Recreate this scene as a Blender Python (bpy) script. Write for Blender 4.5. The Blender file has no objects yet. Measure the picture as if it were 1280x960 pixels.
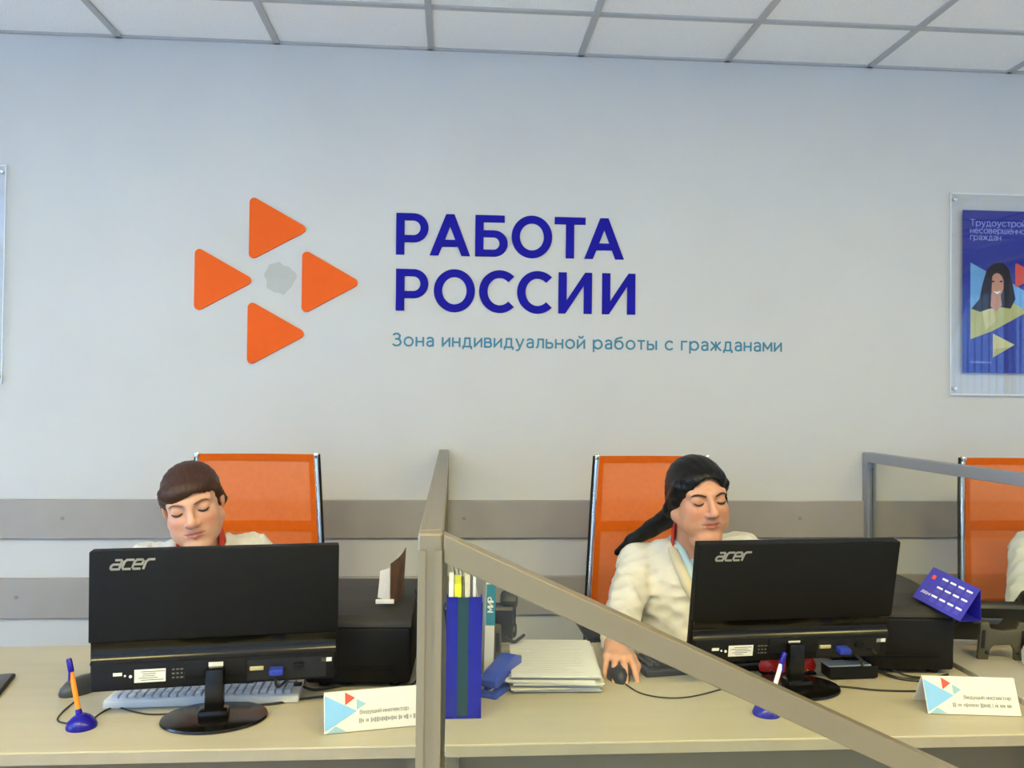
import bpy, bmesh, math, random
import numpy as np
from mathutils import Vector, Matrix
random.seed(7)
scene = bpy.context.scene
COL = scene.collection

# ------------------------------------------------------------------ camera
FPX = 1040.0                       # focal length in pixels of the 1280 x 960 frame
YAW, PITCH, ROLL = [math.radians(a) for a in (4.064, 0.883, 0.613)]
EYE = Vector((0, 0, 1.455))
_R = Vector((math.cos(YAW), -math.sin(YAW), 0))
_F = Vector((math.sin(YAW)*math.cos(PITCH), math.cos(YAW)*math.cos(PITCH), math.sin(PITCH)))
_U = _R.cross(_F)
CR = _R*math.cos(ROLL) + _U*math.sin(ROLL)
CU = _U*math.cos(ROLL) - _R*math.sin(ROLL)
cam_data = bpy.data.cameras.new('camera'); cam = bpy.data.objects.new('camera', cam_data); COL.objects.link(cam)
cam_data.sensor_width = 36; cam_data.lens = FPX/1280*36; cam_data.clip_start = 0.05
M = Matrix((CR, CU, -_F)).transposed().to_4x4(); M.translation = EYE
cam.matrix_world = M
scene.camera = cam

def aty(u, v, y):                  # the place at depth y (distance towards the back wall) seen at a pixel
    d = CR*((u-640)/FPX) - CU*((v-480)/FPX) + _F
    return EYE + d*(y/d.y)
def atz(u, v, z):                  # the place at height z seen at a pixel
    d = CR*((u-640)/FPX) - CU*((v-480)/FPX) + _F
    return EYE + d*((z-EYE.z)/d.z)

# ------------------------------------------------------------------ light
WALL_Y, CEIL_Z = 3.30, 2.826
ROOM = (-4.3, 4.7, -4.2, WALL_Y)   # x0 x1 y0 y1
vs = scene.view_settings
vs.view_transform = 'Standard'; vs.look = 'None'; vs.exposure = 0.0; vs.gamma = 1.0; vs.use_curve_mapping = False
world = bpy.data.worlds.new('sky'); scene.world = world; world.use_nodes = True
bg = world.node_tree.nodes['Background']; bg.inputs[0].default_value = (0.45, 0.66, 1.0, 1); bg.inputs[1].default_value = 1.6

def area(name, loc, rot, sx, sy, power, color):
    l = bpy.data.lights.new(name, 'AREA'); l.shape = 'RECTANGLE'; l.size = sx; l.size_y = sy
    l.energy = power; l.color = color
    o = bpy.data.objects.new(name, l); COL.objects.link(o); o.location = loc; o.rotation_euler = rot
    return o
DAY = (0.31, 0.54, 1.0); WARM = (1.0, 0.84, 0.27)
WINDOWS = [(-3.9, -1.7), (-1.1, 1.1)]
for x0, x1 in WINDOWS:             # daylight entering through each window
    area('window_daylight', ((x0+x1)/2, ROOM[2]-0.32, 1.75), (math.radians(112), 0, 0), x1-x0, 1.7, 40, DAY)

SIDE_WINS = {'right': (-1.7, 1.2), 'left': (-1.6, 1.4)}      # one window in each side wall
area('window_daylight', (ROOM[1]+.32, -.25, 1.75), (math.radians(112), 0, math.radians(90)), 2.9, 1.7, 40, DAY)
area('window_daylight', (ROOM[0]-.32, -.10, 1.75), (math.radians(112), 0, math.radians(-90)), 3.0, 1.7, 2000, DAY)

# ------------------------------------------------------------------ materials
def lin(h):
    h = h.lstrip('#'); c = [int(h[i:i+2], 16)/255 for i in (0, 2, 4)]
    return [x/12.92 if x <= .04045 else ((x+.055)/1.055)**2.4 for x in c]
MATS = {}
def mat(name, hexc, rough=.5, metal=0., var=.06, scale=30., bump=0., bscale=200., spec=.5, trans=0., coat=0., stretch=None, alpha=1., sss=0., vcol=False, emit=0.):
    if name in MATS: return MATS[name]
    m = bpy.data.materials.new(name); m.use_nodes = True; MATS[name] = m
    nt = m.node_tree; N = nt.nodes; L = nt.links; b = N['Principled BSDF']
    tc = N.new('ShaderNodeTexCoord'); mp = N.new('ShaderNodeMapping'); L.new(tc.outputs['Object'], mp.inputs[0])
    if stretch: mp.inputs['Scale'].default_value = stretch
    nz = N.new('ShaderNodeTexNoise'); nz.inputs['Scale'].default_value = scale; nz.inputs['Detail'].default_value = 4
    L.new(mp.outputs[0], nz.inputs['Vector'])
    c = lin(hexc)
    mx = N.new('ShaderNodeMix'); mx.data_type = 'RGBA'; mx.blend_type = 'MULTIPLY'
    rg = N.new('ShaderNodeMapRange'); rg.inputs[1].default_value = .25; rg.inputs[2].default_value = .75
    rg.inputs[3].default_value = 1-var; rg.inputs[4].default_value = 1+var
    L.new(nz.outputs[0], rg.inputs[0])
    mx.inputs[0].default_value = 1.0
    if vcol:
        at = N.new('ShaderNodeAttribute'); at.attribute_name = 'tint'; L.new(at.outputs['Color'], mx.inputs[6])
    else:
        mx.inputs[6].default_value = (*c, 1)
    L.new(rg.outputs[0], mx.inputs[7]); L.new(mx.outputs[2], b.inputs['Base Color'])
    b.inputs['Roughness'].default_value = rough; b.inputs['Metallic'].default_value = metal
    b.inputs['Specular IOR Level'].default_value = spec
    b.inputs['Transmission Weight'].default_value = trans; b.inputs['Coat Weight'].default_value = coat
    b.inputs['Alpha'].default_value = alpha
    if sss: b.inputs['Subsurface Weight'].default_value = sss; b.inputs['Subsurface Radius'].default_value = (.012, .005, .003); b.inputs['Subsurface Scale'].default_value = 1.0
    if emit: b.inputs['Emission Color'].default_value = (*c, 1); b.inputs['Emission Strength'].default_value = emit
    if bump:
        n2 = N.new('ShaderNodeTexNoise'); n2.inputs['Scale'].default_value = bscale; n2.inputs['Detail'].default_value = 3
        L.new(mp.outputs[0], n2.inputs['Vector'])
        bp = N.new('ShaderNodeBump'); bp.inputs['Strength'].default_value = bump; bp.inputs['Distance'].default_value = .002
        L.new(n2.outputs[0], bp.inputs['Height']); L.new(bp.outputs[0], b.inputs['Normal'])
    return m
def clear(name, hexc, face=.022, rough=.02, tint=1.0):
    """clear sheet: lets light through, mirrors more at grazing angles"""
    if name in MATS: return MATS[name]
    m = bpy.data.materials.new(name); m.use_nodes = True; MATS[name] = m
    nt = m.node_tree; N = nt.nodes; L = nt.links; N.remove(N['Principled BSDF']); out = N['Material Output']
    t = N.new('ShaderNodeBsdfTransparent'); t.inputs[0].default_value = (*lin(hexc), 1)
    g = N.new('ShaderNodeBsdfGlossy'); g.inputs['Roughness'].default_value = rough
    lw = N.new('ShaderNodeLayerWeight'); lw.inputs[0].default_value = .5
    pw = N.new('ShaderNodeMath'); pw.operation = 'POWER'; pw.inputs[1].default_value = 5.; L.new(lw.outputs['Facing'], pw.inputs[0])
    nz = N.new('ShaderNodeTexNoise'); nz.inputs['Scale'].default_value = 2.0
    m0 = N.new('ShaderNodeMath'); m0.operation = 'MULTIPLY_ADD'; m0.inputs[1].default_value = .02; m0.inputs[2].default_value = face-.01; L.new(nz.outputs[0], m0.inputs[0])
    ma = N.new('ShaderNodeMath'); ma.operation = 'MULTIPLY_ADD'; ma.inputs[1].default_value = .9; ma.use_clamp = True
    L.new(pw.outputs[0], ma.inputs[0]); L.new(m0.outputs[0], ma.inputs[2])
    mi = N.new('ShaderNodeMixShader'); L.new(ma.outputs[0], mi.inputs[0]); L.new(t.outputs[0], mi.inputs[1]); L.new(g.outputs[0], mi.inputs[2])
    L.new(mi.outputs[0], out.inputs[0])
    return m

# ------------------------------------------------------------------ mesh helpers
class MB:
    def __init__(s): s.bm = bmesh.new()
    def box(s, c, d, bev=0., rot=None, seg=2):
        g = bmesh.new(); bmesh.ops.create_cube(g, size=1)
        bmesh.ops.scale(g, vec=d, verts=g.verts)
        if bev: bmesh.ops.bevel(g, geom=list(g.edges), offset=bev, segments=seg, profile=.5, affect='EDGES')
        return s._add(g, rot, c)
    def cyl(s, c, r, h, n=24, r2=None, rot=None, bev=0.):
        g = bmesh.new(); bmesh.ops.create_cone(g, cap_ends=True, segments=n, radius1=r, radius2=r if r2 is None else r2, depth=h)
        if bev:
            es = [e for e in g.edges if abs(e.verts[0].co.z-e.verts[1].co.z) < 1e-6]
            bmesh.ops.bevel(g, geom=es, offset=bev, segments=2, profile=.5, affect='EDGES')
        return s._add(g, rot, c)
    def ball(s, c, d, n=16, rot=None):
        g = bmesh.new(); bmesh.ops.create_uvsphere(g, u_segments=n, v_segments=max(6, n//2), radius=.5)
        bmesh.ops.scale(g, vec=d if hasattr(d, '__len__') else (d, d, d), verts=g.verts)
        return s._add(g, rot, c)
    def lathe(s, prof, c=(0, 0, 0), n=32, rot=None, sx=1., sy=1.):
        g = bmesh.new(); rings = []
        for r, z in prof:
            if r < 1e-6: rings.append([g.verts.new((0, 0, z))])
            else: rings.append([g.verts.new((r*sx*math.cos(2*math.pi*i/n), r*sy*math.sin(2*math.pi*i/n), z)) for i in range(n)])
        for a, b in zip(rings, rings[1:]):
            for i in range(n):
                j = (i+1) % n
                if len(a) == 1: g.faces.new((a[0], b[j], b[i])) if len(b) > 1 else None
                elif len(b) == 1: g.faces.new((a[i], a[j], b[0]))
                else: g.faces.new((a[i], a[j], b[j], b[i]))
        bmesh.ops.recalc_face_normals(g, faces=g.faces)
        return s._add(g, rot, c)
    def tube(s, pts, r, n=8, smooth=0, caps=True):
        pts = [Vector(p) for p in pts]
        if smooth: pts = catmull(pts, smooth)
        rs = r if hasattr(r, '__len__') else [r]*len(pts)
        if len(rs) != len(pts): rs = list(np.interp(np.linspace(0, 1, len(pts)), np.linspace(0, 1, len(rs)), rs))
        g = bmesh.new(); rings = []; up = None
        for i, p in enumerate(pts):
            t = (pts[min(i+1, len(pts)-1)] - pts[max(i-1, 0)])
            if t.length < 1e-9: t = Vector((0, 0, 1))
            t.normalize()
            if up is None: up = t.orthogonal().normalized()
            else:
                up = up - t*up.dot(t)
                up = up.normalized() if up.length > 1e-6 else t.orthogonal().normalized()
            w = t.cross(up)
            rings.append([g.verts.new(p + (up*math.cos(2*math.pi*k/n) + w*math.sin(2*math.pi*k/n))*rs[i]) for k in range(n)])
        for a, b in zip(rings, rings[1:]):
            for k in range(n): g.faces.new((a[k], a[(k+1) % n], b[(k+1) % n], b[k]))
        if caps: g.faces.new(rings[0][::-1]); g.faces.new(rings[-1])
        bmesh.ops.recalc_face_normals(g, faces=g.faces)
        return s._add(g, None, (0, 0, 0))
    def prism(s, outline, axis, a0, a1, bev=0., rot=None, c=(0, 0, 0)):
        """outline: 2-D points in the plane across axis ('x': (y,z), 'y': (x,z), 'z': (x,y)), extruded a0..a1"""
        def P(q, a): return {'x': (a, q[0], q[1]), 'y': (q[0], a, q[1]), 'z': (q[0], q[1], a)}[axis]
        g = bmesh.new()
        A = [g.verts.new(P(q, a0)) for q in outline]; B = [g.verts.new(P(q, a1)) for q in outline]; n = len(A)
        g.faces.new(A); g.faces.new(B[::-1])
        for i in range(n): g.faces.new((A[i], B[i], B[(i+1) % n], A[(i+1) % n]))
        bmesh.ops.recalc_face_normals(g, faces=g.faces)
        if bev: bmesh.ops.bevel(g, geom=list(g.edges), offset=bev, segments=2, profile=.5, affect='EDGES')
        return s._add(g, rot, c)
    def _add(s, g, rot, c):
        m = (rot.to_4x4() if rot is not None else Matrix.Identity(4)); m = Matrix.Translation(Vector(c)) @ m
        bmesh.ops.transform(g, matrix=m, verts=g.verts)
        me = bpy.data.meshes.new('t'); g.to_mesh(me); g.free(); s.bm.from_mesh(me); bpy.data.meshes.remove(me)
        return s
    def build(s, name, material, parent=None, smooth=True, **tags):
        me = bpy.data.meshes.new(name); s.bm.to_mesh(me); s.bm.free()
        return link(name, me, material, parent, smooth, **tags)
def link(name, me, material, parent=None, smooth=True, **tags):
    if material is not None: me.materials.clear(); me.materials.append(material)
    if smooth and len(me.polygons):
        me.polygons.foreach_set('use_smooth', [True]*len(me.polygons))
        try: me.set_sharp_from_angle(angle=math.radians(smooth if smooth is not True else 38))
        except Exception: pass
    o = bpy.data.objects.new(name, me); COL.objects.link(o)
    if parent is not None: o.parent = parent
    for k, v in tags.items(): o[k] = v
    return o
def catmull(p, n):
    q = [p[0]*2-p[1]] + list(p) + [p[-1]*2-p[-2]]; out = []
    for i in range(1, len(q)-2):
        a, b, c, d = q[i-1:i+3]
        for k in range(n):
            t = k/n
            out.append(.5*((2*b) + (c-a)*t + (2*a-5*b+4*c-d)*t*t + (-a+3*b-3*c+d)*t**3))
    return out + [p[-1]]
def thing(name, label, cat, loc=(0, 0, 0), rz=0., group=None):
    o = bpy.data.objects.new(name, None); COL.objects.link(o); o.location = loc; o.rotation_euler = (0, 0, rz)
    o.empty_display_size = .05
    o['label'] = label; o['category'] = cat
    if group: o['group'] = group
    return o
def copy_tree(o, parent=None):
    c = o.copy(); COL.objects.link(c); c.parent = parent
    for ch in list(o.children): copy_tree(ch, c)
    return c
def poly(splines, depth=.0, bevel=0.):
    """flat shape from closed outlines (inner outlines become holes), lying in x/z facing -y, depth behind"""
    c = bpy.data.curves.new('t', 'CURVE'); c.dimensions = '2D'; c.fill_mode = 'BOTH'; c.extrude = depth/2; c.bevel_depth = bevel
    for pts in splines:
        sp = c.splines.new('POLY'); sp.points.add(len(pts)-1); sp.use_cyclic_u = True
        for q, p in zip(sp.points, pts): q.co = (p[0], p[1], 0, 1)
    return curve_mesh(c)
def curve_mesh(c):
    o = bpy.data.objects.new('t', c); COL.objects.link(o)
    dg = bpy.context.evaluated_depsgraph_get(); me = bpy.data.meshes.new_from_object(o.evaluated_get(dg))
    bpy.data.objects.remove(o); bpy.data.curves.remove(c)
    me.transform(Matrix.Rotation(math.pi/2, 4, 'X'))
    return me
def text_mesh(body, size, depth=.0004, weight=0., align='LEFT', space=1.):
    c = bpy.data.curves.new('t', 'FONT'); c.body = body; c.size = size; c.extrude = depth/2; c.offset = weight; c.align_x = align
    c.space_character = space; c.resolution_u = 3
    return curve_mesh(c)
def arc(cx, cy, rx, ry, a0, a1, n=20):
    return [(cx+rx*math.cos(math.radians(a0+(a1-a0)*i/n)), cy+ry*math.sin(math.radians(a0+(a1-a0)*i/n))) for i in range(n+1)]
def rounded(pts, r, n=5):
    out = []
    for i, p in enumerate(pts):
        p = Vector(p); a = (Vector(pts[i-1])-p).normalized(); b = (Vector(pts[(i+1) % len(pts)])-p).normalized()
        h = math.acos(max(-1, min(1, a.dot(b))))/2; d = r/math.tan(h); cen = p+(a+b).normalized()*(r/math.sin(h))
        s, e = p+a*d-cen, p+b*d-cen
        a0 = math.atan2(s.y, s.x); a1 = math.atan2(e.y, e.x); da = (a1-a0+math.pi) % (2*math.pi)-math.pi
        out += [(cen.x+r*math.cos(a0+da*k/n), cen.y+r*math.sin(a0+da*k/n)) for k in range(n+1)]
    return out
def RX(a): return Matrix.Rotation(math.radians(a), 3, 'X')
def RY(a): return Matrix.Rotation(math.radians(a), 3, 'Y')
def RZ(a): return Matrix.Rotation(math.radians(a), 3, 'Z')

# ------------------------------------------------------------------ room shell
M_wall = mat('wall_paint', '#d0d0cf', .75, var=.025, scale=3, bump=.15, bscale=60)
M_rail = mat('bumper_board', '#a39d96', .55, var=.04, scale=8)
M_tile = mat('ceiling_tile_board', '#f6f6f8', .9, var=.07, scale=160, bump=.5, bscale=140)
M_tbar = mat('ceiling_grid_metal', '#b4b5b8', .5, var=.03)
M_floor = mat('floor_vinyl', '#d3d0cc', .45, var=.1, scale=12)
M_white = mat('white_plastic', '#e9e8e4', .45, var=.02)
M_cap = mat('screw_cap', '#8a847c', .5)
def struct(o): o['kind'] = 'structure'; return o
X0, X1, Y0, Y1 = ROOM
struct(MB().box(((X0+X1)/2, Y1+.06, CEIL_Z/2), (X1-X0+.24, .12, CEIL_Z)).build('wall_back', M_wall, smooth=False))
WZ0, WZ1 = .9, 2.6
for sd_, (s0, s1) in SIDE_WINS.items():
    wr_ = MB(); xx_ = X1+.06 if sd_ == 'right' else X0-.06
    for y0, y1, z0, z1 in ((Y0, s0, 0, CEIL_Z), (s1, Y1, 0, CEIL_Z), (s0, s1, 0, WZ0), (s0, s1, WZ1, CEIL_Z)): wr_.box((xx_, (y0+y1)/2, (z0+z1)/2), (.12, y1-y0, z1-z0))
    struct(wr_.build('wall_'+sd_, M_wall, smooth=False))
struct(MB().box(((X0+X1)/2, (Y0+Y1)/2, -.05), (X1-X0+.24, Y1-Y0+.24, .1)).build('floor', M_floor, smooth=False))
wf = MB(); WZ0, WZ1 = .9, 2.6
wf.box(((X0+X1)/2, Y0-.06, WZ0/2), (X1-X0+.24, .12, WZ0)); wf.box(((X0+X1)/2, Y0-.06, (WZ1+CEIL_Z)/2), (X1-X0+.24, .12, CEIL_Z-WZ1))
edges = [X0-.12] + [e for w in WINDOWS for e in w] + [X1+.12]
for a, b in zip(edges[::2], edges[1::2]): wf.box(((a+b)/2, Y0-.06, (WZ0+WZ1)/2), (b-a, .12, WZ1-WZ0))
struct(wf.build('wall_front', M_wall, smooth=False))
M_pane = clear('window_pane', '#eef4f6')
M_blind = mat('blind_fabric', '#cfd0cc', .8, var=.03)
for i, (a, b) in enumerate(WINDOWS + list(SIDE_WINS.values())):
    fr = MB()
    for x in (a+.03, (a+b)/2, b-.03): fr.box((x, Y0-.06, (WZ0+WZ1)/2), (.06, .07, WZ1-WZ0))
    for z in (WZ0+.03, WZ1-.03): fr.box(((a+b)/2, Y0-.06, z), (b-a-.12, .07, .06))
    w = struct(fr.build('window_%d' % (i+1), M_white, smooth=False)); ps_ = []
    for x in ((a*3+b)/4, (a+b*3)/4): ps_.append(MB().box((x, Y0-.06, (WZ0+WZ1)/2), ((b-a)/2-.10, .008, WZ1-WZ0-.12)).build('pane', M_pane, w, smooth=False))
    side_ = i-len(WINDOWS)+1             # 1: right wall, 2: left wall
    if side_ > 0:                           # the same window turned into the right-hand wall
        TM = Matrix.Translation((X1 if side_ == 1 else X0-.12, 0, 0)) @ Matrix.Rotation(math.pi/2, 4, 'Z') @ Matrix.Translation((0, -Y0, 0))
        for q_ in [w]+ps_: q_.data.transform(TM)
    bl = thing('vertical_blind', 'pale vertical slat blind hanging across the %s window behind the counter room' % ('first rear', 'second rear', 'right-hand', 'left-hand')[i], 'blind', ((a+b)/2, Y0+.06, WZ1+.05) if side_ < 1 else ((X1-.06) if side_ == 1 else (X0+.06), (a+b)/2, WZ1+.05), math.pi/2 if side_ > 0 else 0)
    MB().box((0, 0, 0), (b-a+.1, .04, .035), .004).build('headrail', M_white, bl)
    n = int((b-a)/.1); sl = None
    for k in range(n):
        if sl is None:
            sl = MB().box((0, 0, -.86), (.089, .002, 1.68), rot=RZ(28)).build('slat', M_blind, bl, smooth=False); s = sl
        else: s = sl.copy(); COL.objects.link(s)
        s.location = (a-(a+b)/2+.05+k*.1, 0, 0)
# ceiling: slab, T-bars, tiles
ceil = struct(MB().box(((X0+X1)/2, (Y0+Y1)/2, CEIL_Z+.16), (X1-X0+.24, Y1-Y0+.24, .12)).build('ceiling', M_white, smooth=False))
GX = [-1.3025+.6*i for i in range(-5, 11)]; GX = [X0]+[g for g in GX if X0+.05 < g < X1-.05]+[X1]
GY = [WALL_Y-.364-.6*j for j in range(0, 13)]; GY = [WALL_Y]+[g for g in GY if g > Y0+.05]+[Y0]
for g in GX[1:-1]: MB().box((g, (Y0+Y1)/2, CEIL_Z+.004), (.024, Y1-Y0, .008)).build('grid_bar', M_tbar, ceil, smooth=False)
for g in GY[1:-1]: MB().box(((X0+X1)/2, g, CEIL_Z+.0045), (X1-X0, .024, .008)).build('grid_bar', M_tbar, ceil, smooth=False)
ra = MB(); ra.box(((X0+X1)/2, Y1-.008, CEIL_Z+.004), (X1-X0, .016, .008)); ra.build('edge_bar', M_tbar, ceil, smooth=False)
PANELS = {(3, 5), (5, 5), (7, 5), (9, 5), (11, 5), (4, 9), (7, 9), (10, 9)}
tile = {}
for i in range(len(GX)-1):
    for j in range(len(GY)-1):
        if (i, j) in PANELS: continue
        dx, dy = GX[i+1]-GX[i]-.012, GY[j]-GY[j+1]-.012; key = (round(dx, 3), round(dy, 3))
        cx, cy_ = (GX[i]+GX[i+1])/2, (GY[j]+GY[j+1])/2
        if key not in tile: t = MB().box((0, 0, 0), (dx, dy, .014), .002, seg=1).build('ceiling_tile', M_tile, ceil, smooth=False); tile[key] = t
        else: t = tile[key].copy(); COL.objects.link(t)
        t.location = (cx, cy_, CEIL_Z+.0145 + random.uniform(0, .0012))
M_led = mat('led_diffuser', '#fff1da', .6, var=0, emit=3.0)
words = ['first', 'second', 'third', 'fourth', 'fifth', 'sixth', 'seventh', 'eighth', 'ninth']
for k, (i, j) in enumerate(sorted(PANELS, key=lambda q: (q[1], q[0]))):
    cx, cy_ = (GX[i]+GX[i+1])/2, (GY[j]+GY[j+1])/2; dx = GX[i+1]-GX[i]-.03
    L_ = thing('ceiling_light', 'square warm white panel light set in the ceiling grid before the desks', 'ceiling light', (cx, cy_, CEIL_Z+.012), group='ceiling panel lights')
    f = MB()
    for sgn in (-1, 1): f.box((sgn*(dx/2-.01), 0, 0), (.02, dx, .012)); f.box((0, sgn*(dx/2-.01), 0), (dx-.04, .02, .012))
    f.build('frame', M_white, L_, smooth=False); MB().box((0, 0, .004), (dx-.04, dx-.04, .004)).build('diffuser', M_led, L_, smooth=False)
    a = area('panel_light', (0, 0, -.02), (0, 0, 0), .52, .52, 32 if j == 5 else 3, WARM); a.parent = L_
# bumper boards on the wall
for k, (z0, z1) in enumerate(((.897, 1.046), (.595, .747))):
    t = struct(MB().box(((X0+X1)/2, Y1-.009, (z0+z1)/2), (X1-X0, .018, z1-z0), .003, seg=1).build('trim_%d' % (k+1), M_rail, smooth=False))
    for px, py in (((78, 648), (580, 648), (1000, 648)) if k == 0 else ((20, 747), (690, 747))):
        p = aty(px, py, Y1-.018)
        for dx in (0,): MB().cyl((p.x, p.y-.001, p.z), .007, .003, 16, rot=RX(90)).build('screw_cap', M_cap, t)
# ------------------------------------------------------------------ wall sign: emblem, lettering, subtitle
M_orange = mat('emblem_orange', '#f0621c', .6, var=.02, spec=.15)
M_blue = mat('letter_blue', '#17149a', .6, var=.02, spec=.12)
M_teal = mat('letter_teal', '#4c89a6', .6, var=.02, spec=.15)
WF = WALL_Y
em = thing('logo_emblem', 'emblem of four rounded orange triangles fixed around a faint smudge on the wall', 'emblem', (-.688, WF, 1.897))
# simple round stroke alphabet (x-height = 1): centre lines and advance width
def _ring(cx, cy, rx, ry, a0=0, a1=360, n=20): return arc(cx, cy, rx, ry, a0, a1, n)
_E = [(.06, .52), (.95, .52)] + _ring(.5, .5, .46, .5, 3, 318, 18)
SG = {
 'о': (1.02, [_ring(.51, .5, .49, .5)]), 'н': (.80, [[(0, 0), (0, 1)], [(.8, 0), (.8, 1)], [(0, .5), (.8, .5)]]),
 'а': (.76, [[(.08, .86), (.22, .97), (.42, 1), (.62, .95), (.75, .78), (.75, 0)], [(.75, .56), (.35, .56), (.12, .46), (.05, .28), (.12, .08), (.32, 0), (.52, .02), (.67, .12), (.75, .26)]]),
 'и': (.80, [[(0, 0), (0, 1)], [(.8, 0), (.8, 1)], [(0, .08), (.8, .92)]]), 'й': (.80, [[(0, 0), (0, 1)], [(.8, 0), (.8, 1)], [(0, .08), (.8, .92)], [(.17, 1.42), (.28, 1.27), (.52, 1.27), (.63, 1.42)]]),
 'д': (.98, [[(.10, 0), (.20, .35), (.24, 1), (.80, 1), (.80, 0)], [(0, -.24), (0, 0), (.98, 0), (.98, -.24)]]),
 'в': (.74, [[(0, 0), (0, 1), (.5, 1), (.66, .9), (.66, .65), (.5, .54), (0, .54)], [(.5, .54), (.74, .42), (.74, .13), (.56, 0), (0, 0)]]),
 'у': (.86, [[(0, 1), (.43, .04)], [(.86, 1), (.36, -.2), (.2, -.36), (.02, -.34)]]), 'л': (.80, [[(0, 0), (.12, .08), (.2, .4), (.22, 1), (.8, 1), (.8, 0)]]),
 'ь': (.72, [[(0, 1), (0, 0), (.5, 0), (.7, .14), (.7, .45), (.5, .58), (0, .58)]]), 'ы': (1.04, [[(0, 1), (0, 0), (.5, 0), (.7, .14), (.7, .45), (.5, .58), (0, .58)], [(1.04, 0), (1.04, 1)]]),
 'р': (1.0, [[(0, -.38), (0, 1)], _ring(.51, .5, .49, .5)]), 'б': (1.0, [_ring(.5, .46, .48, .46), [(.03, .5), (.06, .95), (.22, 1.2), (.5, 1.3), (.86, 1.38)]]),
 'т': (.78, [[(0, 1), (.78, 1)], [(.39, 1), (.39, 0)]]), 'с': (.88, [_ring(.5, .5, .48, .5, 45, 315, 18)]), 'г': (.62, [[(0, 0), (0, 1), (.62, 1)]]),
 'ж': (1.2, [[(.6, 0), (.6, 1)], [(.04, 1), (.5, .52), (0, 0)], [(1.16, 1), (.7, .52), (1.2, 0)], [(.5, .52), (.7, .52)]]), 'м': (1.0, [[(0, 0), (0, 1), (.5, .25), (1, 1), (1, 0)]]),
 'З': (.90, [[(.03, 1.28), (.28, 1.42), (.58, 1.4), (.78, 1.22), (.75, .94), (.52, .78), (.28, .78)], [(.52, .78), (.8, .66), (.9, .38), (.76, .1), (.45, 0), (.2, .02), (0, .16)]]),
 'Т': (1.1, [[(0, 1.42), (1.1, 1.42)], [(.55, 1.42), (.55, 0)]]), 'В': (1.0, [[(0, 0), (0, 1.42), (.6, 1.42), (.84, 1.28), (.84, .94), (.6, .78), (0, .78)], [(.6, .78), (.96, .62), (.96, .18), (.7, 0), (0, 0)]]),
 'е': (.96, [_E]), 'щ': (1.2, [[(0, 1), (0, 0), (1.2, 0), (1.2, -.24)], [(.55, 1), (.55, 0)], [(1.1, 1), (1.1, 0)]]), 'ш': (1.1, [[(0, 1), (0, 0), (1.1, 0), (1.1, 1)], [(.55, 1), (.55, 0)]]),
 'п': (.8, [[(0, 0), (0, 1), (.8, 1), (.8, 0)]]), 'к': (.76, [[(0, 0), (0, 1)], [(0, .5), (.22, .52), (.72, 1)], [(.22, .52), (.76, 0)]]), 'х': (.8, [[(0, 1), (.8, 0)], [(.8, 1), (0, 0)]]), ' ': (.32, []),
 'М': (1.3, [[(0, 0), (0, 1.42), (.65, .4), (1.3, 1.42), (1.3, 0)]]), 'И': (1.05, [[(0, 0), (0, 1.42)], [(1.05, 0), (1.05, 1.42)], [(0, .1), (1.05, 1.32)]]), 'Р': (.95, [[(0, 0), (0, 1.42), (.6, 1.42), (.92, 1.25), (.92, .75), (.6, .55), (0, .55)]]),
}
def glyph_mesh(paths, xh, wt, ox=0.):
    vs_, fs = [], []
    for pts in paths:
        pts = [Vector((x+ox, y)) for x, y in pts]
        for p, q in zip(pts, pts[1:]):
            d = q-p
            if d.length < 1e-6: continue
            d.normalize(); n_ = Vector((-d.y, d.x))*wt/2; e = d*wt*.30; b = len(vs_)
            lift = .00004*((b//8) % 9)
            for yy in (-.0006-lift, .0004): vs_ += [((v.x)*xh, yy, v.y*xh) for v in (p-e-n_, q+e-n_, q+e+n_, p-e+n_)]
            fs += [(b, b+1, b+2, b+3), (b+7, b+6, b+5, b+4)]+[(b+i, b+4+i, b+4+(i+1) % 4, b+(i+1) % 4) for i in range(4)]
    me = bpy.data.meshes.new('letter'); me.from_pydata(vs_, [], fs); me.update(); return me
def rtext(body, xh, wt=.17, gap=.3, align='LEFT'):
    ps, x = [], 0.
    for ch in body: w_, p = SG[ch]; ps += [[(a+x, b) for a, b in q] for q in p]; x += w_+gap
    me = glyph_mesh(ps, xh, wt)
    if align == 'RIGHT': me.transform(Matrix.Translation((-(x-gap)*xh, 0, 0)))
    return me
S = .00321; trih, triw = 79*S/2, 68*S
for cx, cz in ((0, .205), (-.205, 0), (.205, -.001), (-.001, -.205)):
    me = poly([rounded([(-triw*.5, -trih*1.02), (triw*.56, 0), (-triw*.5, trih*1.02)], .017)], .006, .0008)
    o = link('triangle', me, M_orange, em); o.location = (cx, -.004, cz)
M_smudge = mat('smudge_plaster', '#bcbcb8', .85, var=.05, scale=20)
sm = poly([[(.062*(1+.10*math.sin(3*t+1)+.06*math.sin(7*t))*math.cos(t)*.95, .06*(1+.08*math.sin(4*t)+.05*math.sin(9*t))*math.sin(t)) for t in [i*2*math.pi/60 for i in range(60)]]], .0006)
link('plaster_patch', sm, M_smudge, None, label='faint grey plaster patch in the middle of the orange triangles', category='patch').location = (-.681, WF-.0004, 1.908)

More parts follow.
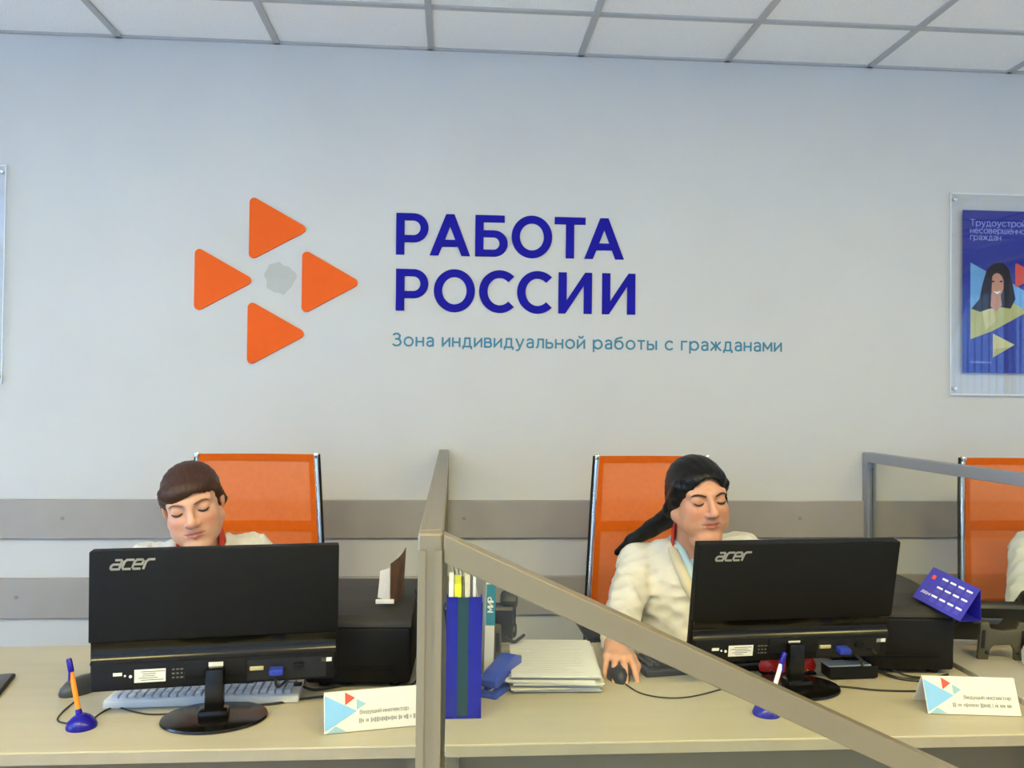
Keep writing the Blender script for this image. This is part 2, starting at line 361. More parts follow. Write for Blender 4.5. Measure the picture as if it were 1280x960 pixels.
CAP = 123.
GL = {
 'Р': (94, [[(0, 0), (22, 0), (22, 38)] + arc(51, 80.5, 43, 42.5, -90, 90) + [(0, 123)], [(22, 56.5)] + arc(50, 80.5, 23, 24, -90, 90) + [(22, 104.5)]]),
 'А': (118, [[(0, 0), (23, 0), (34, 27), (84, 27), (95, 0), (118, 0), (70.5, 123), (47.5, 123)], [(41, 45), (77, 45), (59, 92)]]),
 'Б': (95, [[(0, 0)] + arc(56, 38.5, 40, 38.5, -90, 90) + [(22, 77), (22, 104.5), (86, 104.5), (86, 123), (0, 123)], [(22, 18)] + arc(54, 38.5, 20, 20.5, -90, 90) + [(22, 59)]]),
 'О': (121, [arc(60.5, 61.5, 60.5, 63.5, 0, 354, 59), arc(60.5, 61.5, 38.5, 43, 0, 354, 59)]),
 'Т': (92, [[(35, 0), (57, 0), (57, 104.5), (92, 104.5), (92, 123), (0, 123), (0, 104.5), (35, 104.5)]]),
 'С': (104, [arc(61, 61.5, 61, 63.5, 47, 313, 40) + arc(61, 61.5, 38.5, 43.5, 313, 47, 40)]),
 'И': (100, [[(0, 0), (19, 0), (78, 90), (78, 0), (100, 0), (100, 123), (81, 123), (22, 33), (22, 123), (0, 123)]]),
}
LS = .1605/CAP
def word(txt, starts, x, z, name, label):
    t = thing(name, label, 'lettering', (x, WF, z)); done = {}
    for ch, sx in zip(txt, starts):
        if ch not in done:
            me = poly([[(px*LS, py*LS) for px, py in s] for s in GL[ch][1]], .004, .0021); done[ch] = o = link('letter', me, M_blue, t)
        else: o = done[ch].copy(); COL.objects.link(o)
        o.location = (sx*LS, -.003, 0)
word('РАБОТА', (0, 102, 239, 350, 482, 575), -.228, 2.0135, 'sign_lettering', 'upper line of dark blue wall lettering reading РАБОТА')
word('РОССИИ', (0, 114, 251, 367, 494, 629), -.226, 1.7925, 'sign_lettering', 'lower line of dark blue wall lettering reading РОССИИ')
sub = 'Зона индивидуальной работы с гражданами'
st = thing('sign_subtitle', 'thin teal wall lettering reading Зона индивидуальной работы с гражданами', 'lettering', (-.240, WF, 1.652))
XH = .0335; wsum = sum(SG[c][0] for c in sub); gap = (1.568/XH-wsum)/(len(sub)-1)
cache = {}; px = .1
for ch in sub:
    if ch != ' ':
        if ch not in cache: cache[ch] = o = link('letter', glyph_mesh(SG[ch][1], XH, .215), M_teal, st, smooth=False)
        else: o = cache[ch].copy(); COL.objects.link(o)
        o.location = (px*XH, -.0008, 0)
    px += SG[ch][0]+gap

# ------------------------------------------------------------------ framed posters on the wall
M_plexi = clear('acrylic_sheet', '#fbfcfe', face=.045, rough=.02)
M_edge = mat('acrylic_edge', '#eef2f4', .15, var=.02)
M_chrome = mat('chrome', '#d9d9d8', .16, 1., var=.02)
M_pblue = mat('poster_blue', '#0a1592', .6, var=.03, spec=.15)
M_paper = mat('paper_white', '#d9d7d1', .7, var=.015)
M_print = {k: mat('print_'+k, h, .6, var=.03, spec=.15) for k, h in dict(cyan='#6fa9dc', red='#d8503f', hair='#241a1c', face='#c58e74', shirt='#b9b873', shirt_light='#cfca90', pale='#8f9fe0', white='#f4f4f4', navy='#0b1a92', grey='#9a978c').items()}
def poster(x0, label, right):
    w = .59
    t = thing('poster_frame', label, 'poster', (x0, WF, 1.484))
    MB().box((w/2, -.022, .415), (w, .005, .83), .001, seg=1).build('acrylic_sheet', M_plexi, t, smooth=False)
    e = MB()
    for x in (.0015, w-.0015): e.box((x, -.022, .415), (.003, .0056, .83))
    for z in (.0015, .8285): e.box((w/2, -.022, z), (w, .0056, .003))
    e.build('polished_edge', M_edge, t, smooth=False)
    for x in (.018, w-.018):
        for z in (.025, .805):
            MB().cyl((x, -.0135, z), .007, .025, 16, rot=RX(90)).cyl((x, -.0275, z), .0095, .006, 20, rot=RX(90), bev=.0015).build('standoff_bolt', M_chrome, t)
    sh = MB().box((.055+.24, -.0185, .09+.336), (.48, .0006, .672)).build('printed_sheet', M_pblue, t, smooth=False)
    def p(px, py): q = aty(px, py, WF-.019); return (q.x-x0, q.z-1.484)
    def layer(pts, m, k, name): o = link(name, poly([pts], .0003), M_print[m], sh, smooth=False); o.location = (0, -.0188-.0003*k, 0)
    if right:
        layer([p(1213, 328), p(1247, 347), p(1213, 425)], 'cyan', 1, 'print_triangle')
        layer([p(1262, 352), p(1300, 376), p(1262, 396)], 'cyan', 1, 'print_triangle')
        layer(rounded([p(1269, 328), p(1269, 360), p(1298, 344)], .006), 'red', 2, 'print_triangle')
        # a woman's portrait: shirt, hair, neck, face
        layer([p(1213, 424), p(1213, 386), p(1222, 382), p(1234, 376), p(1248, 378), p(1262, 376), p(1275, 384), p(1284, 390), p(1240, 414)], 'shirt', 3, 'print_shirt')
        layer([p(1226, 384), p(1240, 378), p(1244, 402), p(1232, 412)], 'shirt_light', 4, 'print_shirt')
        layer([p(x, y) for x, y in ((1214, 386), (1224, 374), (1228, 355), (1233, 338), (1242, 329), (1253, 328), (1261, 336), (1265, 352), (1269, 374), (1263, 386), (1250, 384), (1236, 386), (1225, 390))], 'hair', 5, 'print_hair')
        layer([p(x, y) for x, y in ((1239, 366), (1250, 366), (1252, 382), (1245, 390), (1238, 383))], 'face', 6, 'print_neck')
        c = p(1246, 356); layer([(c[0]+.0285*math.cos(a)*1.02, c[1]+.048*math.sin(a)) for a in [i*math.pi/16 for i in range(32)]], 'face', 7, 'print_face')
        for ex in (1241, 1251): layer([p(ex-2.6, 352), p(ex, 350.6), p(ex+2.6, 352), p(ex, 353.2)], 'hair', 8, 'print_eye')
        layer([p(1241, 364), p(1246, 365), p(1251, 363.4), p(1246.5, 368)], 'white', 8, 'print_smile')
        layer([p(x, y) for x, y in ((1231, 366), (1236, 344), (1244, 335), (1240, 344), (1239, 362), (1235, 378))], 'hair', 9, 'print_hair')
        layer([p(x, y) for x, y in ((1261, 366), (1258, 346), (1248, 334), (1254, 345), (1254, 362), (1258, 378))], 'hair', 9, 'print_hair')
        layer([p(1241, 417), p(1268, 431), p(1241, 447)], 'shirt_light', 3, 'print_triangle')
        layer([p(1243, 436), p(1262, 434), p(1241, 447)], 'shirt', 4, 'print_triangle')
        for body, px, py, sz in (('Трудоустройство', 1213, 282, .036), ('несовершеннолетних', 1213, 291, .033), ('граждан', 1213, 299.5, .033), ('trudvsem.ru', 1213, 454, .018)):
            q = p(px, py); o = link('print_text', rtext(body, sz*.5) if body[0] != 't' else text_mesh(body, sz), M_print['pale'], sh, smooth=False); o.location = (q[0], -.0195, q[1])
    else:
        layer([(.12, .35), (.36, .46), (.12, .57)], 'cyan', 1, 'print_triangle'); layer([(.3, .6), (.40, .65), (.3, .70)], 'red', 1, 'print_triangle')
    return t
poster(2.035, 'blue printed poster of a smiling woman behind clear acrylic on chrome bolts', True)
poster(-1.702-.59, 'acrylic poster board on the wall over the plain end of the counter', False)

# ------------------------------------------------------------------ desks
M_desk = mat('desk_laminate', '#b0a68c', .4, var=.05, scale=4, stretch=(.6, 6, 6), spec=.4)
M_dedge = mat('desk_edge', '#9a8e76', .5, var=.05)
M_dpan = mat('desk_panel', '#6b604a', .6, var=.06, scale=3)
M_dgrey = mat('side_table_laminate', '#b7b0a0', .45, var=.05, scale=5)
DZ = .75
def desk(x0, x1, y0, y1, label, top=None):
    t = thing('desk', label, 'desk', ((x0+x1)/2, (y0+y1)/2, 0)); w, d = x1-x0, y1-y0
    MB().box((0, 0, DZ-.0125), (w, d, .025), .002, seg=1).build('tabletop', top or M_desk, t, smooth=False)
    MB().box((0, -d/2-.0006, DZ-.0135), (w-.004, .002, .021)).build('edge_band', M_dedge, t, smooth=False)
    MB().box((0, -d/2+.10, .41), (w-.06, .018, .60)).build('modesty_panel', M_dpan, t, smooth=False)
    for s in (-1, 1): MB().box((s*(w/2-.016), 0, (DZ-.027)/2), (.025, d-.06, DZ-.027)).build('side_panel', M_dpan, t, smooth=False)
    return t
desk(-1.75, -.058, 1.697, 2.405, 'long cream office desk with the orange pen and white keyboard on it')
desk(-.008, 1.335, 1.697, 2.385, 'cream office desk with the paper stack and blue file box on it')
desk(1.362, 1.66, 1.90, 2.62, 'narrow grey side table with a desk phone beside the glass partition', M_dgrey)

# ------------------------------------------------------------------ glass partitions
M_alu = mat('partition_profile', '#8a7f68', .36, .5, var=.03, scale=6)
M_alu2 = mat('partition_profile_grey', '#a3a6b0', .36, .5, var=.03, scale=6)
M_glass = clear('partition_glass', '#fbfdfb', rough=.015)
PT = 1.244; PW = .038
def partition(x, y0, label, m):
    t = thing('glass_partition', label, 'partition', (x, y0, 0)); L_ = WALL_Y-.002-y0
    r = MB(); r.box((0, PW+.005+(L_-PW)/2-.005, PT-PW/2), (PW, L_-PW-.002, PW), .002, seg=1)
    r.build('top_rail', m, t, smooth=False)
    for sx in (-1, 1): MB().box((sx*.011, L_/2+.02, PT+.0004), (.004, L_-.05, .0012)).build('groove', m, t, smooth=False)
    for yy in (PW/2, L_-PW/2):
        p = MB(); p.box((0, yy, (PT-PW)/2 if yy > 1 else PT/2), (PW, PW, PT-PW if yy > 1 else PT), .003, seg=1)
        for sx in (-1, 1): p.box((sx*.0125, yy-PW/2-.0012, PT/2-.01), (.011, .007, PT-.03))
        p.build('post', m, t, smooth=False)
    MB().box((0, L_/2, .06), (PW, L_-2*PW, PW), .002, seg=1).build('bottom_rail', m, t, smooth=False)
    MB().box((0, L_/2, (PT-PW+.08)/2), (.006, L_-2*PW, PT-PW-.082)).build('glass_panel', M_glass, t, smooth=False)
    g = MB()
    for sx in (-1, 1): g.box((sx*.006, L_-PW-.003, PT/2), (.004, .006, PT-.12))
    g.build('gasket', mat('gasket_grey', '#7b7f80', .6), t, smooth=False)
    return t
PX, PY = -.0315, 1.283
partition(PX, PY, 'cream framed glass partition running from the corner post to the wall between the desks', M_alu)
partition(1.693, 1.60, 'grey framed glass partition to the wall beside the phone', M_alu2)
# sloping front partition: its top rail falls away from the corner post
a = Vector((PX+PW/2+.001, 1.2415)); sl = -.4655; bx = 1.05
t = thing('sloping_partition', 'glass front partition with a cream top rail sloping down from the corner post', 'partition', (PX+PW/2, PY, 0))
zz = lambda x: PT-.001+sl*x*.985
hv = PW/math.cos(math.atan(sl))*1.03
MB().prism([(.001, zz(0)), (bx, zz(bx)), (bx, zz(bx)-hv), (.001, zz(0)-hv)], 'y', 0, PW, .0025).build('sloping_rail', M_alu, t, smooth=False)
MB().prism([(.002, zz(0)-hv-.0005), (bx, zz(bx)-hv-.0005), (bx, .085), (.002, .085)], 'y', PW/2-.003, PW/2+.003).build('glass_panel', M_glass, t, smooth=False)
MB().box((bx+PW/2+.001, PW/2, zz(bx)/2), (PW, PW, zz(bx)), .003, seg=1).build('end_post', M_alu, t, smooth=False)
MB().box((bx/2, PW/2, .064), (bx-.004, PW, PW), .002, seg=1).build('bottom_rail', M_alu, t, smooth=False)

# ------------------------------------------------------------------ chairs
M_mesh = mat('chair_mesh', '#ea7c39', .7, var=.05, scale=60, alpha=.68, spec=.1)
M_hem = mat('chair_hem', '#cc5a0c', .7, var=.05, scale=60, spec=.1)
M_blackp = mat('black_plastic', '#0f0e0d', .55, var=.08, spec=.25)
M_castor = mat('castor_black', '#161616', .45)
def chair(x, y, rz, label):
    t = thing('office_chair', label, 'chair', (x, y, 0), rz)
    prof = [Vector((0, a, b)) for a, b in ((.275, 1.247), (.262, 1.12), (.235, .95), (.212, .80), (.198, .66), (.180, .555), (.115, .49), (0, .474), (-.14, .476), (-.22, .455))]
    pr = catmull(prof, 5)
    def hw(z): return .196+.045*min(1, max(0, (1.247-z)/.55))
    def strip(u0, u1, i0, i1, off, name, m):
        vs_, fs = [], []
        for i in range(i0, i1+1):
            p = pr[i]; tg = (pr[min(i+1, len(pr)-1)]-pr[max(i-1, 0)]).normalized(); nrm = Vector((0, -tg.z, tg.y))
            for k in range(9):
                u = u0+(u1-u0)*k/8; sag = .018*(1-(u*u))*(1 if p.z > .5 else .3)
                for o_ in (-.0012, .0012): q = p - Vector((0, 1, 0))*0 + nrm*(off+o_)+Vector((0, sag, 0)); vs_.append((u*hw(p.z), q.y, q.z))
        W = 18
        for i in range(i1-i0):
            for k in range(8):
                a = i*W+k*2; b = a+W
                fs.append((a, a+2, b+2, b)); fs.append((a+1, b+1, b+3, a+3))
        n = i1-i0
        for i in range(n):
            for k in (0, 8): a = i*W+k*2; b = a+W; fs.append((a, a+1, b+1, b))
        for k in range(8):
            for i in (0, n): a = i*W+k*2; fs.append((a, a+1, a+3, a+2))
        me = bpy.data.meshes.new(name); me.from_pydata(vs_, [], fs); bm = bmesh.new(); bm.from_mesh(me); bmesh.ops.recalc_face_normals(bm, faces=bm.faces); bm.to_mesh(me); bm.free()
        return link(name, me, m, t)
    N_ = len(pr)-1
    strip(-.99, .99, 0, N_, 0, 'mesh_sling', M_mesh)
    strip(-.99, .99, 0, 1, -.0028, 'top_hem', M_hem)
    strip(-.99, -.90, 1, 27, -.0028, 'side_hem', M_hem); strip(.90, .99, 1, 27, -.0028, 'side_hem', M_hem)
    strip(-.90, .90, 8, 9, -.0028, 'cross_hem', M_hem)
    strip(-.90, .90, 17, 18, -.0028, 'cross_hem', M_hem)
    for s in (-1, 1):
        f = MB(); f.tube([Vector((s*(hw(p.z)+.006), p.y+.004, p.z)) for p in pr], .0065, 10); f.build('side_frame', M_chrome, t)
        f = MB(); f.tube([Vector((s*(hw(p.z)+.0145), p.y+.012, p.z)) for p in pr[:28]], .0045, 8); f.build('frame_trim', M_blackp, t)
        MB().box((s*(hw(1.24)+.006), .277, 1.243), (.016, .024, .018), .004).build('end_clip', M_chrome, t)
        a_ = MB(); a_.tube([Vector((s*.262, .215, .70)), Vector((s*.285, .12, .705)), Vector((s*.288, -.10, .69)), Vector((s*.285, -.15, .62)), Vector((s*.262, -.14, .49))], .012, 10, smooth=6)
        a_.build('armrest', M_chrome, t)
        MB().box((s*.288, .0, .712), (.045, .24, .022), .008).build('arm_pad', M_blackp, t)
    for y_, z_ in ((.205, .74), (-.05, .452)): MB().tube([(-hw(z_)-.01, y_+.02, z_), (0, y_+.035, z_-.01), (hw(z_)+.01, y_+.02, z_)], .011, 10, smooth=6).build('cross_tube', M_chrome, t)
    MB().box((0, .02, .435), (.22, .24, .03), .006).build('seat_plate', M_blackp, t)
    MB().cyl((0, .02, .27), .025, .31, 20).cyl((0, .02, .16), .036, .14, 20).build('gas_lift', M_blackp, t)
    for k in range(5):
        an = k*72+18; c, s = math.cos(math.radians(an)), math.sin(math.radians(an))
        MB().tube([(0, .02, .105), (c*.16, .02+s*.16, .095), (c*.29, .02+s*.29, .075)], [.024, .02, .014], 10).build('base_leg', M_chrome, t)
        MB().cyl((c*.29, .02+s*.29, .028), .028, .045, 18, rot=RZ(an) @ RX(90)).cyl((c*.29, .02+s*.29, .055), .012, .04, 12).build('castor', M_castor, t)
    return t
chair(-.676, 2.675, 0, 'orange mesh office chair of the brown haired clerk')
chair(.728, 2.675, math.radians(2), 'orange mesh office chair of the clerk with black hair')
chair(2.078, 2.675, math.radians(-3), 'orange mesh office chair behind the grey framed glass')

# ------------------------------------------------------------------ monitors
M_mback = mat('monitor_shell', '#0a0906', .6, var=.10, scale=60, bump=.12, bscale=500, spec=.2)
M_gloss = mat('monitor_gloss', '#0d0b07', .2, var=.05, spec=.35)
M_mlogo = mat('logo_grey', '#8d8a80', .4, var=.02)
M_screen = mat('screen_glass', '#0c0e12', .15, var=.02)
M_vga = mat('vga_blue', '#2a3a9c', .45, var=.05)
M_tag = mat('sticker_white', '#e4dfcf', .6, var=.05, scale=120)
M_ivory = mat('port_ivory', '#b8aa74', .5)
M_cable = mat('cable_black', '#191817', .5)
M_cprint = mat('tiny_print', '#6a6658', .6)
def strokes(paths, w, slant=0., sc=1.):
    """ribbon lettering from centre lines"""
    b = MB()
    for pts in paths:
        pts = [Vector((x+slant*y, y)) for x, y in pts]
        for p, q in zip(pts, pts[1:]):
            d = (q-p).normalized(); n_ = Vector((-d.y, d.x))*w/2; e = d*w*.28
            o = [p-e-n_, q+e-n_, q+e+n_, p-e+n_]; b.prism([(v.x*sc, v.y*sc) for v in o], 'y', -.0004, .0002)
    return b
ACER = []
for ox, ps in ((0, [[(.22, 1), (.78, 1), (.9, .88), (.9, 0), (.15, 0), (0, .14), (0, .38), (.14, .52), (.9, .52)]]),
               (1.18, [[(.85, 1), (.18, 1), (0, .82), (0, .18), (.18, 0), (.85, 0)]]),
               (2.22, [[(0, .50), (.88, .50), (.88, .86), (.72, 1), (.18, 1), (0, .82), (0, .18), (.18, 0), (.82, 0)]]),
               (3.40, [[(0, 0), (0, .78), (.2, 1), (.78, 1)]])):
    ACER += [[(x+ox, y) for x, y in p] for p in ps]
def monitor(loc, rz, tilt, label, W=.519, H=.301, fr=.65):
    t = thing('computer_monitor', label, 'monitor', loc, rz)
    z0 = .066; ty = .034                   # lower edge above the desk, panel behind the neck
    lf = (1-fr)/.362
    # all panel parts share the tilt about the lower edge
    T = Matrix.Translation((0, ty, z0)) @ Matrix.Rotation(math.radians(tilt), 4, 'X')
    def put(b, name, m, par=t, **k):
        o = b.build(name, m, par, **k); o.data.transform(T); return o
    put(MB().box((0, .012, H/2), (W, .018, H), .003), 'front_bezel', M_blackp)
    put(MB().box((0, .0215, H/2+.008), (W-.03, .001, H-.045)), 'screen', M_screen, smooth=False)
    back = put(MB().box((0, -.004, H*(1-fr/2)), (W+.001, .018, H*fr), .003), 'back_panel', M_mback)
    # glossy concave band below the panel: a curved sheet running the whole width
    q = H*lf; prof = [(-.011, q*.360), (-.008, q*.34), (-.004, q*.31), (-.003, q*.28), (-.005, q*.25), (-.010, q*.225), (-.018, q*.205), (.004, q*.200), (.004, q*.360)]
    put(MB().prism(prof, 'x', -W/2+.004, W/2-.004), 'glossy_band', M_gloss)
    lower = put(MB().box((0, -.007, H*.105), (W-.012, .022, H*.20), .004), 'connector_panel', M_blackp)
    put(MB().box((0, -.0195, H*.135), (.13, .006, H*.13), .003), 'hinge_cover', M_blackp, lower)
    put(MB().box((0, -.0235, H*.165), (.030, .002, .010)), 'sticker', M_tag, lower, smooth=False)
    put(MB().box((-.135, -.0185, H*.105), (.063, .001, .028)), 'rating_label', M_tag, lower, smooth=False)
    tp = MB()
    for k in range(5): tp.box((-.135+random.uniform(-.006, .006), -.0192, H*.105+.009-k*.0045), (random.uniform(.02, .05), .0004, .0013))
    put(tp, 'label_print', M_cprint, lower, smooth=False)
    put(MB().box((-.200, -.0185, H*.125), (.018, .001, .007)).ball((-.185, -.019, H*.112), .005, 8).ball((-.174, -.019, H*.105), .007, 8), 'sticker', M_tag, lower)
    tp = MB()
    for r_ in range(3):
        for k in range(7): tp.box((-.088+k*.0085, -.0183, H*.14-r_*.009), (random.uniform(.003, .007), .0004, .003))
    put(tp, 'certification_marks', M_cprint, lower, smooth=False)
    put(MB().box((.150, -.018, H*.10), (.17, .002, H*.15)), 'port_recess', mat('port_recess', '#0c0b0a', .6), lower, smooth=False)
    put(MB().box((.085, -.0205, H*.115), (.030, .005, .009), .002), 'dvi_port', M_ivory, lower)
    put(MB().box((.128, -.032, H*.100), (.030, .026, .014), .003).cyl((.117, -.0445, H*.10), .003, .004, 10, rot=RX(90)).cyl((.139, -.0445, H*.10), .003, .004, 10, rot=RX(90)), 'vga_plug', M_vga)
    put(MB().box((.175, -.023, H*.125), (.022, .010, .010), .002), 'power_socket', M_blackp, lower)
    put(MB().box((.235, -.0185, H*.15), (.024, .001, .009)), 'sticker', M_tag, lower, smooth=False)
    lg = strokes(ACER, .24, .38, .0195); lo = put(lg, 'logo_lettering', M_mlogo, back, smooth=False)
    lo.data.transform(T.inverted()); lo.data.transform(T @ Matrix.Translation((-.42*W, -.0135, H*.872)))
    MB().box((0, -.004, .062), (.040, .028, .10), .006).build('neck', M_gloss, t)
    MB().box((0, -.012, .018), (.062, .046, .022), .006).build('neck_collar', M_gloss, t)
    MB().lathe([(0, 0), (.108, 0), (.112, .003), (.110, .007), (.09, .0095), (0, .0115)], n=48, sy=.80).build('base', M_gloss, t)
    return t
m1 = monitor((-.507, 1.856, DZ), math.radians(8.5), 2, 'black computer monitor with grey logo in front of the brown haired clerk')
m2 = monitor((.841, 1.990, DZ), math.radians(5), 11, 'black computer monitor with grey logo and a white pen in front of its stand', .519, .301, .645)

# ------------------------------------------------------------------ printers
M_prt = mat('printer_black', '#131210', .6, var=.08, spec=.25, bump=.1, bscale=300)
M_prtop = mat('printer_lid', '#33302d', .6, var=.06, spec=.3)
def printer(loc, rz, label, w=.30):
    t = thing('printer', label, 'printer', loc, rz)
    MB().prism([(-.185, .012), (-.19, .145), (-.17, .160), (.18, .180), (.19, .165), (.185, .012)], 'x', -w/2, w/2, .008).build('body', M_prt, t)
    top = [(-.192, .148), (-.188, .160), (-.17, .172), (-.08, .186), (.05, .194), (.14, .192), (.18, .184), (.190, .172), (.190, .160), (.05, .165), (-.08, .165), (-.17, .158)]
    MB().prism(top, 'x', -w/2-.002, w/2+.002, .002).build('lid', M_prtop, t)
    MB().box((0, -.189, .05), (w-.08, .004, .002)).build('panel_seam', M_blackp, t, smooth=False)
    for sx in (-1, 1):
        for sy in (-1, 1): MB().cyl((sx*(w/2-.04), sy*.15, .006), .014, .012, 14).build('foot', M_castor, t)
    return t
printer((-.213, 2.215, DZ), math.radians(-2), 'black printer with an open booklet on its lid', .25)
printer((1.165, 2.262, DZ), math.radians(-4), 'black printer with a purple calendar on its lid', .29)

# ------------------------------------------------------------------ keyboards and mice
M_kwhite = mat('keyboard_white', '#dcdad3', .5, var=.03)
M_kkeys = mat('keys_white', '#c9ccd2', .5, var=.05, scale=90)
M_kblack = mat('keyboard_black', '#1d1c1b', .5, var=.05)
def keyboard(loc, rz, w, body, keys, label):
    t = thing('keyboard', label, 'keyboard', loc, rz); d = .155
    MB().prism([(-d/2, .001), (-d/2, .016), (-d/2+.008, .0185), (d/2, .011), (d/2, .001)], 'x', -w/2, w/2, .002).build('case', body, t)
    for r_ in range(6):
        k = MB(); y = -d/2+.022+r_*.0215; z = .0180-(y+d/2)*.05
        x = -w/2+.012
        while x < w/2-.022:
            kw = .0165 if not (r_ == 5 and -.08 < x < .0) else .09
            kw = min(kw, w/2-.010-x); k.box((x+kw/2, y, z+.004), (kw-.002, .0165, .009), .0015, seg=1); x += kw+.0015
        k.build('key_row', keys, t, smooth=False)
    return t
keyboard((-.560, 2.008, DZ), math.radians(3), .425, M_kwhite, M_kkeys, 'white keyboard under the monitor by the orange pen')
keyboard((.682, 2.182, DZ), math.radians(8), .40, M_kblack, M_kblack, 'black keyboard beside the mouse under the clerk\'s hand')
def mouse(loc, rz, label, m):
    t = thing('computer_mouse', label, 'mouse', loc, rz)
    b = MB(); b.lathe([(0, .0), (.98, 0), (1., .18), (.93, .5), (.72, .80), (.38, .96), (0, 1.)], n=28)
    for v in b.bm.verts: v.co = Vector((v.co.x*(.030+.003*v.co.y), v.co.y*.054, v.co.z*(.036-.004*v.co.y)))
    b.build('shell', m, t)
    MB().cyl((0, -.028, .0325), .0065, .006, 14, rot=RY(90)).build('scroll_wheel', M_castor, t)
    MB().box((0, -.034, .0285), (.0012, .034, .006), rot=RX(20)).build('button_seam', M_castor, t, smooth=False)
    return t
M_mouse = mat('mouse_grey', '#3a3a39', .42, var=.05); M_mouseb = mat('mouse_black', '#141414', .35, var=.05)
pm = atz(96, 868, DZ)
mouse((pm.x+.002, pm.y+.022, DZ), math.radians(145), 'dark grey mouse beside the orange pen', M_mouse)
mouse((.423, 2.085, DZ), math.radians(4), 'black mouse under the hand of the clerk with black hair', M_mouseb)
def cable(pts, r, label, m=None, z=None, name='cable', smooth=6):
    o = MB().tube([Vector(p) for p in pts], r, 8, smooth=smooth).build(name, m or M_cable); o['label'] = label; o['category'] = 'cable'; return o
def dk(u, v, dz=.0022): return atz(u, v, DZ+dz)
cable([dk(92, 878), dk(78, 890), dk(72, 900), dk(84, 904), dk(110, 902), dk(128, 890), dk(145, 884), dk(165, 889), dk(190, 893), dk(230, 891)], .0018, 'thin dark mouse cable curling behind the orange pen')
cable([dk(779, 853), dk(800, 866), dk(830, 872), dk(862, 871), dk(900, 862), dk(930, 853)], .0018, 'thin black mouse cable curving in front of the black keyboard')
# ------------------------------------------------------------------ pens in dome stands
M_pblu = mat('pen_blue', '#1a108c', .25, var=.03, spec=.35)
M_pora = mat('pen_orange', '#f08a1c', .35, var=.03)
M_pwht = mat('pen_white', '#dcd9d6', .35, var=.03)
def pen_stand(base, tip, barrel, label, emblem=False):
    b = Vector(base); q = Vector(tip)-b
    t = thing('desk_pen', label, 'pen', b)
    MB().lathe([(0, 0), (.030, 0), (.031, .004), (.027, .014), (.018, .023), (.009, .028), (.0, .029)], n=32).build('stand', M_pblu, t)
    MB().tube([q*.16, q*.26], [.0075, .006], 14).build('socket', M_pblu, t)
    MB().tube([q*.24, q*.80], .0052, 12).build('barrel', barrel, t)
    MB().tube([q*.80, q*.84, q*.98, q], [.0057, .0062, .0058, .004], 12).build('end_cap', M_pblu, t)
    MB().box(q*.83+Vector((.0, -.0075, -.008)), (.004, .002, .026), .0008).build('clip', M_pblu, t)
    if emblem: MB().cyl((.013, -.0195, .0155), .0095, .0012, 20, rot=RX(52) @ RY(0)).build('round_sticker', M_tag, t)
    return t
b1 = atz(102, 909, DZ); t1 = aty(86, 823, b1.y+.02)
pen_stand(b1, t1, M_pora, 'orange desk pen with blue cap in a blue dome stand')
b2 = atz(958, 893, DZ); t2 = aty(981, 815, b2.y+.03)
pen_stand(b2, t2, M_pwht, 'white desk pen with blue cap in a blue dome stand', True)

# ------------------------------------------------------------------ name plates
def nameplate(p0, p1, ht, lean, label, txt, align):
    p0, p1 = Vector(p0), Vector(p1); d = p1-p0; W = d.length
    t = thing('name_plate', label, 'name plate', p0, math.atan2(d.y, d.x))
    R_ = RX(-lean)
    b = MB(); b.box((W/2, 0, ht/2), (W, .0025, ht), .0006, seg=1)
    c = b.build('card', M_print_card, t, smooth=False)
    MB().box((W/2, .0, -ht/2), (W, .0025, ht)).build('back_leg', M_print_card, t, smooth=False)
    back = [o for o in t.children if o.name.startswith('back_leg')][0]
    rot = Matrix.Rotation(math.radians(-lean), 4, 'X'); c.data.transform(rot)
    top = rot @ Vector((0, 0, ht)); back.data.transform(Matrix.Translation(top) @ Matrix.Rotation(math.radians(lean+6), 4, 'X') @ Matrix.Translation((0, .0028, 0)))
    back.data.transform(Matrix.Scale(.985, 4, (0, 0, 1)))
    def lay(pts, m, k=1):
        o = link('print_triangle', poly([[(x*W, z*ht) for x, z in pts]], .0003), M_print[m], c, smooth=False)
        o.data.transform(rot @ Matrix.Translation((0, -.0014-.0003*k, 0)))
    lay([(.008, .05), (.008, .93), (.31, .50)], 'sky'); lay([(.20, .66), (.20, .98), (.295, .83)], 'red2', 2); lay([(.31, .52), (.31, .80), (.40, .66)], 'teal2', 1); lay([(.02, .0), (.11, .17), (.21, .02)], 'teal2', 1)
    o = link('print_text', rtext(txt, ht*.066, .2, .3, align), M_print['grey'], c, smooth=False); o.data.transform(rot @ Matrix.Translation((W*(.34 if align == 'LEFT' else .92), -.0016, ht*.42)))
    g = MB(); x = .33 if align == 'LEFT' else .28; rnd = random.Random(3 if align == 'LEFT' else 5)
    while x < .90:                        # second printed line, too fine to read in the photograph
        w_ = rnd.uniform(.008, .02); g.box(((x+w_/2)*W, -.0016, ht*.25), (w_*W, .0003, ht*rnd.choice((.07, .08, .12)))); x += w_+rnd.choice((.004, .004, .02))
    o = g.build('print_line', M_print['grey'], c, smooth=False); o.data.transform(rot)
    return t
M_print_card = mat('card_cream', '#d8d2c2', .45, var=.02)
M_print['sky'] = mat('print_sky', '#7fb4d6', .5, var=.03); M_print['red2'] = mat('print_red2', '#da4a33', .5, var=.03); M_print['teal2'] = mat('print_teal2', '#8fb4bd', .5, var=.03)
a = atz(405, 918, DZ+.001); b = atz(535, 905.5, DZ+.001)
nameplate((a.x, a.y, DZ+.001), (b.x, b.y, DZ+.001), .080, 18, 'cream name plate with sky blue triangle beside the cream corner post', 'Ведущий инспектор', 'LEFT')
a = atz(1160, 892, DZ+.001); b = atz(1277, 895.5, DZ+.001)
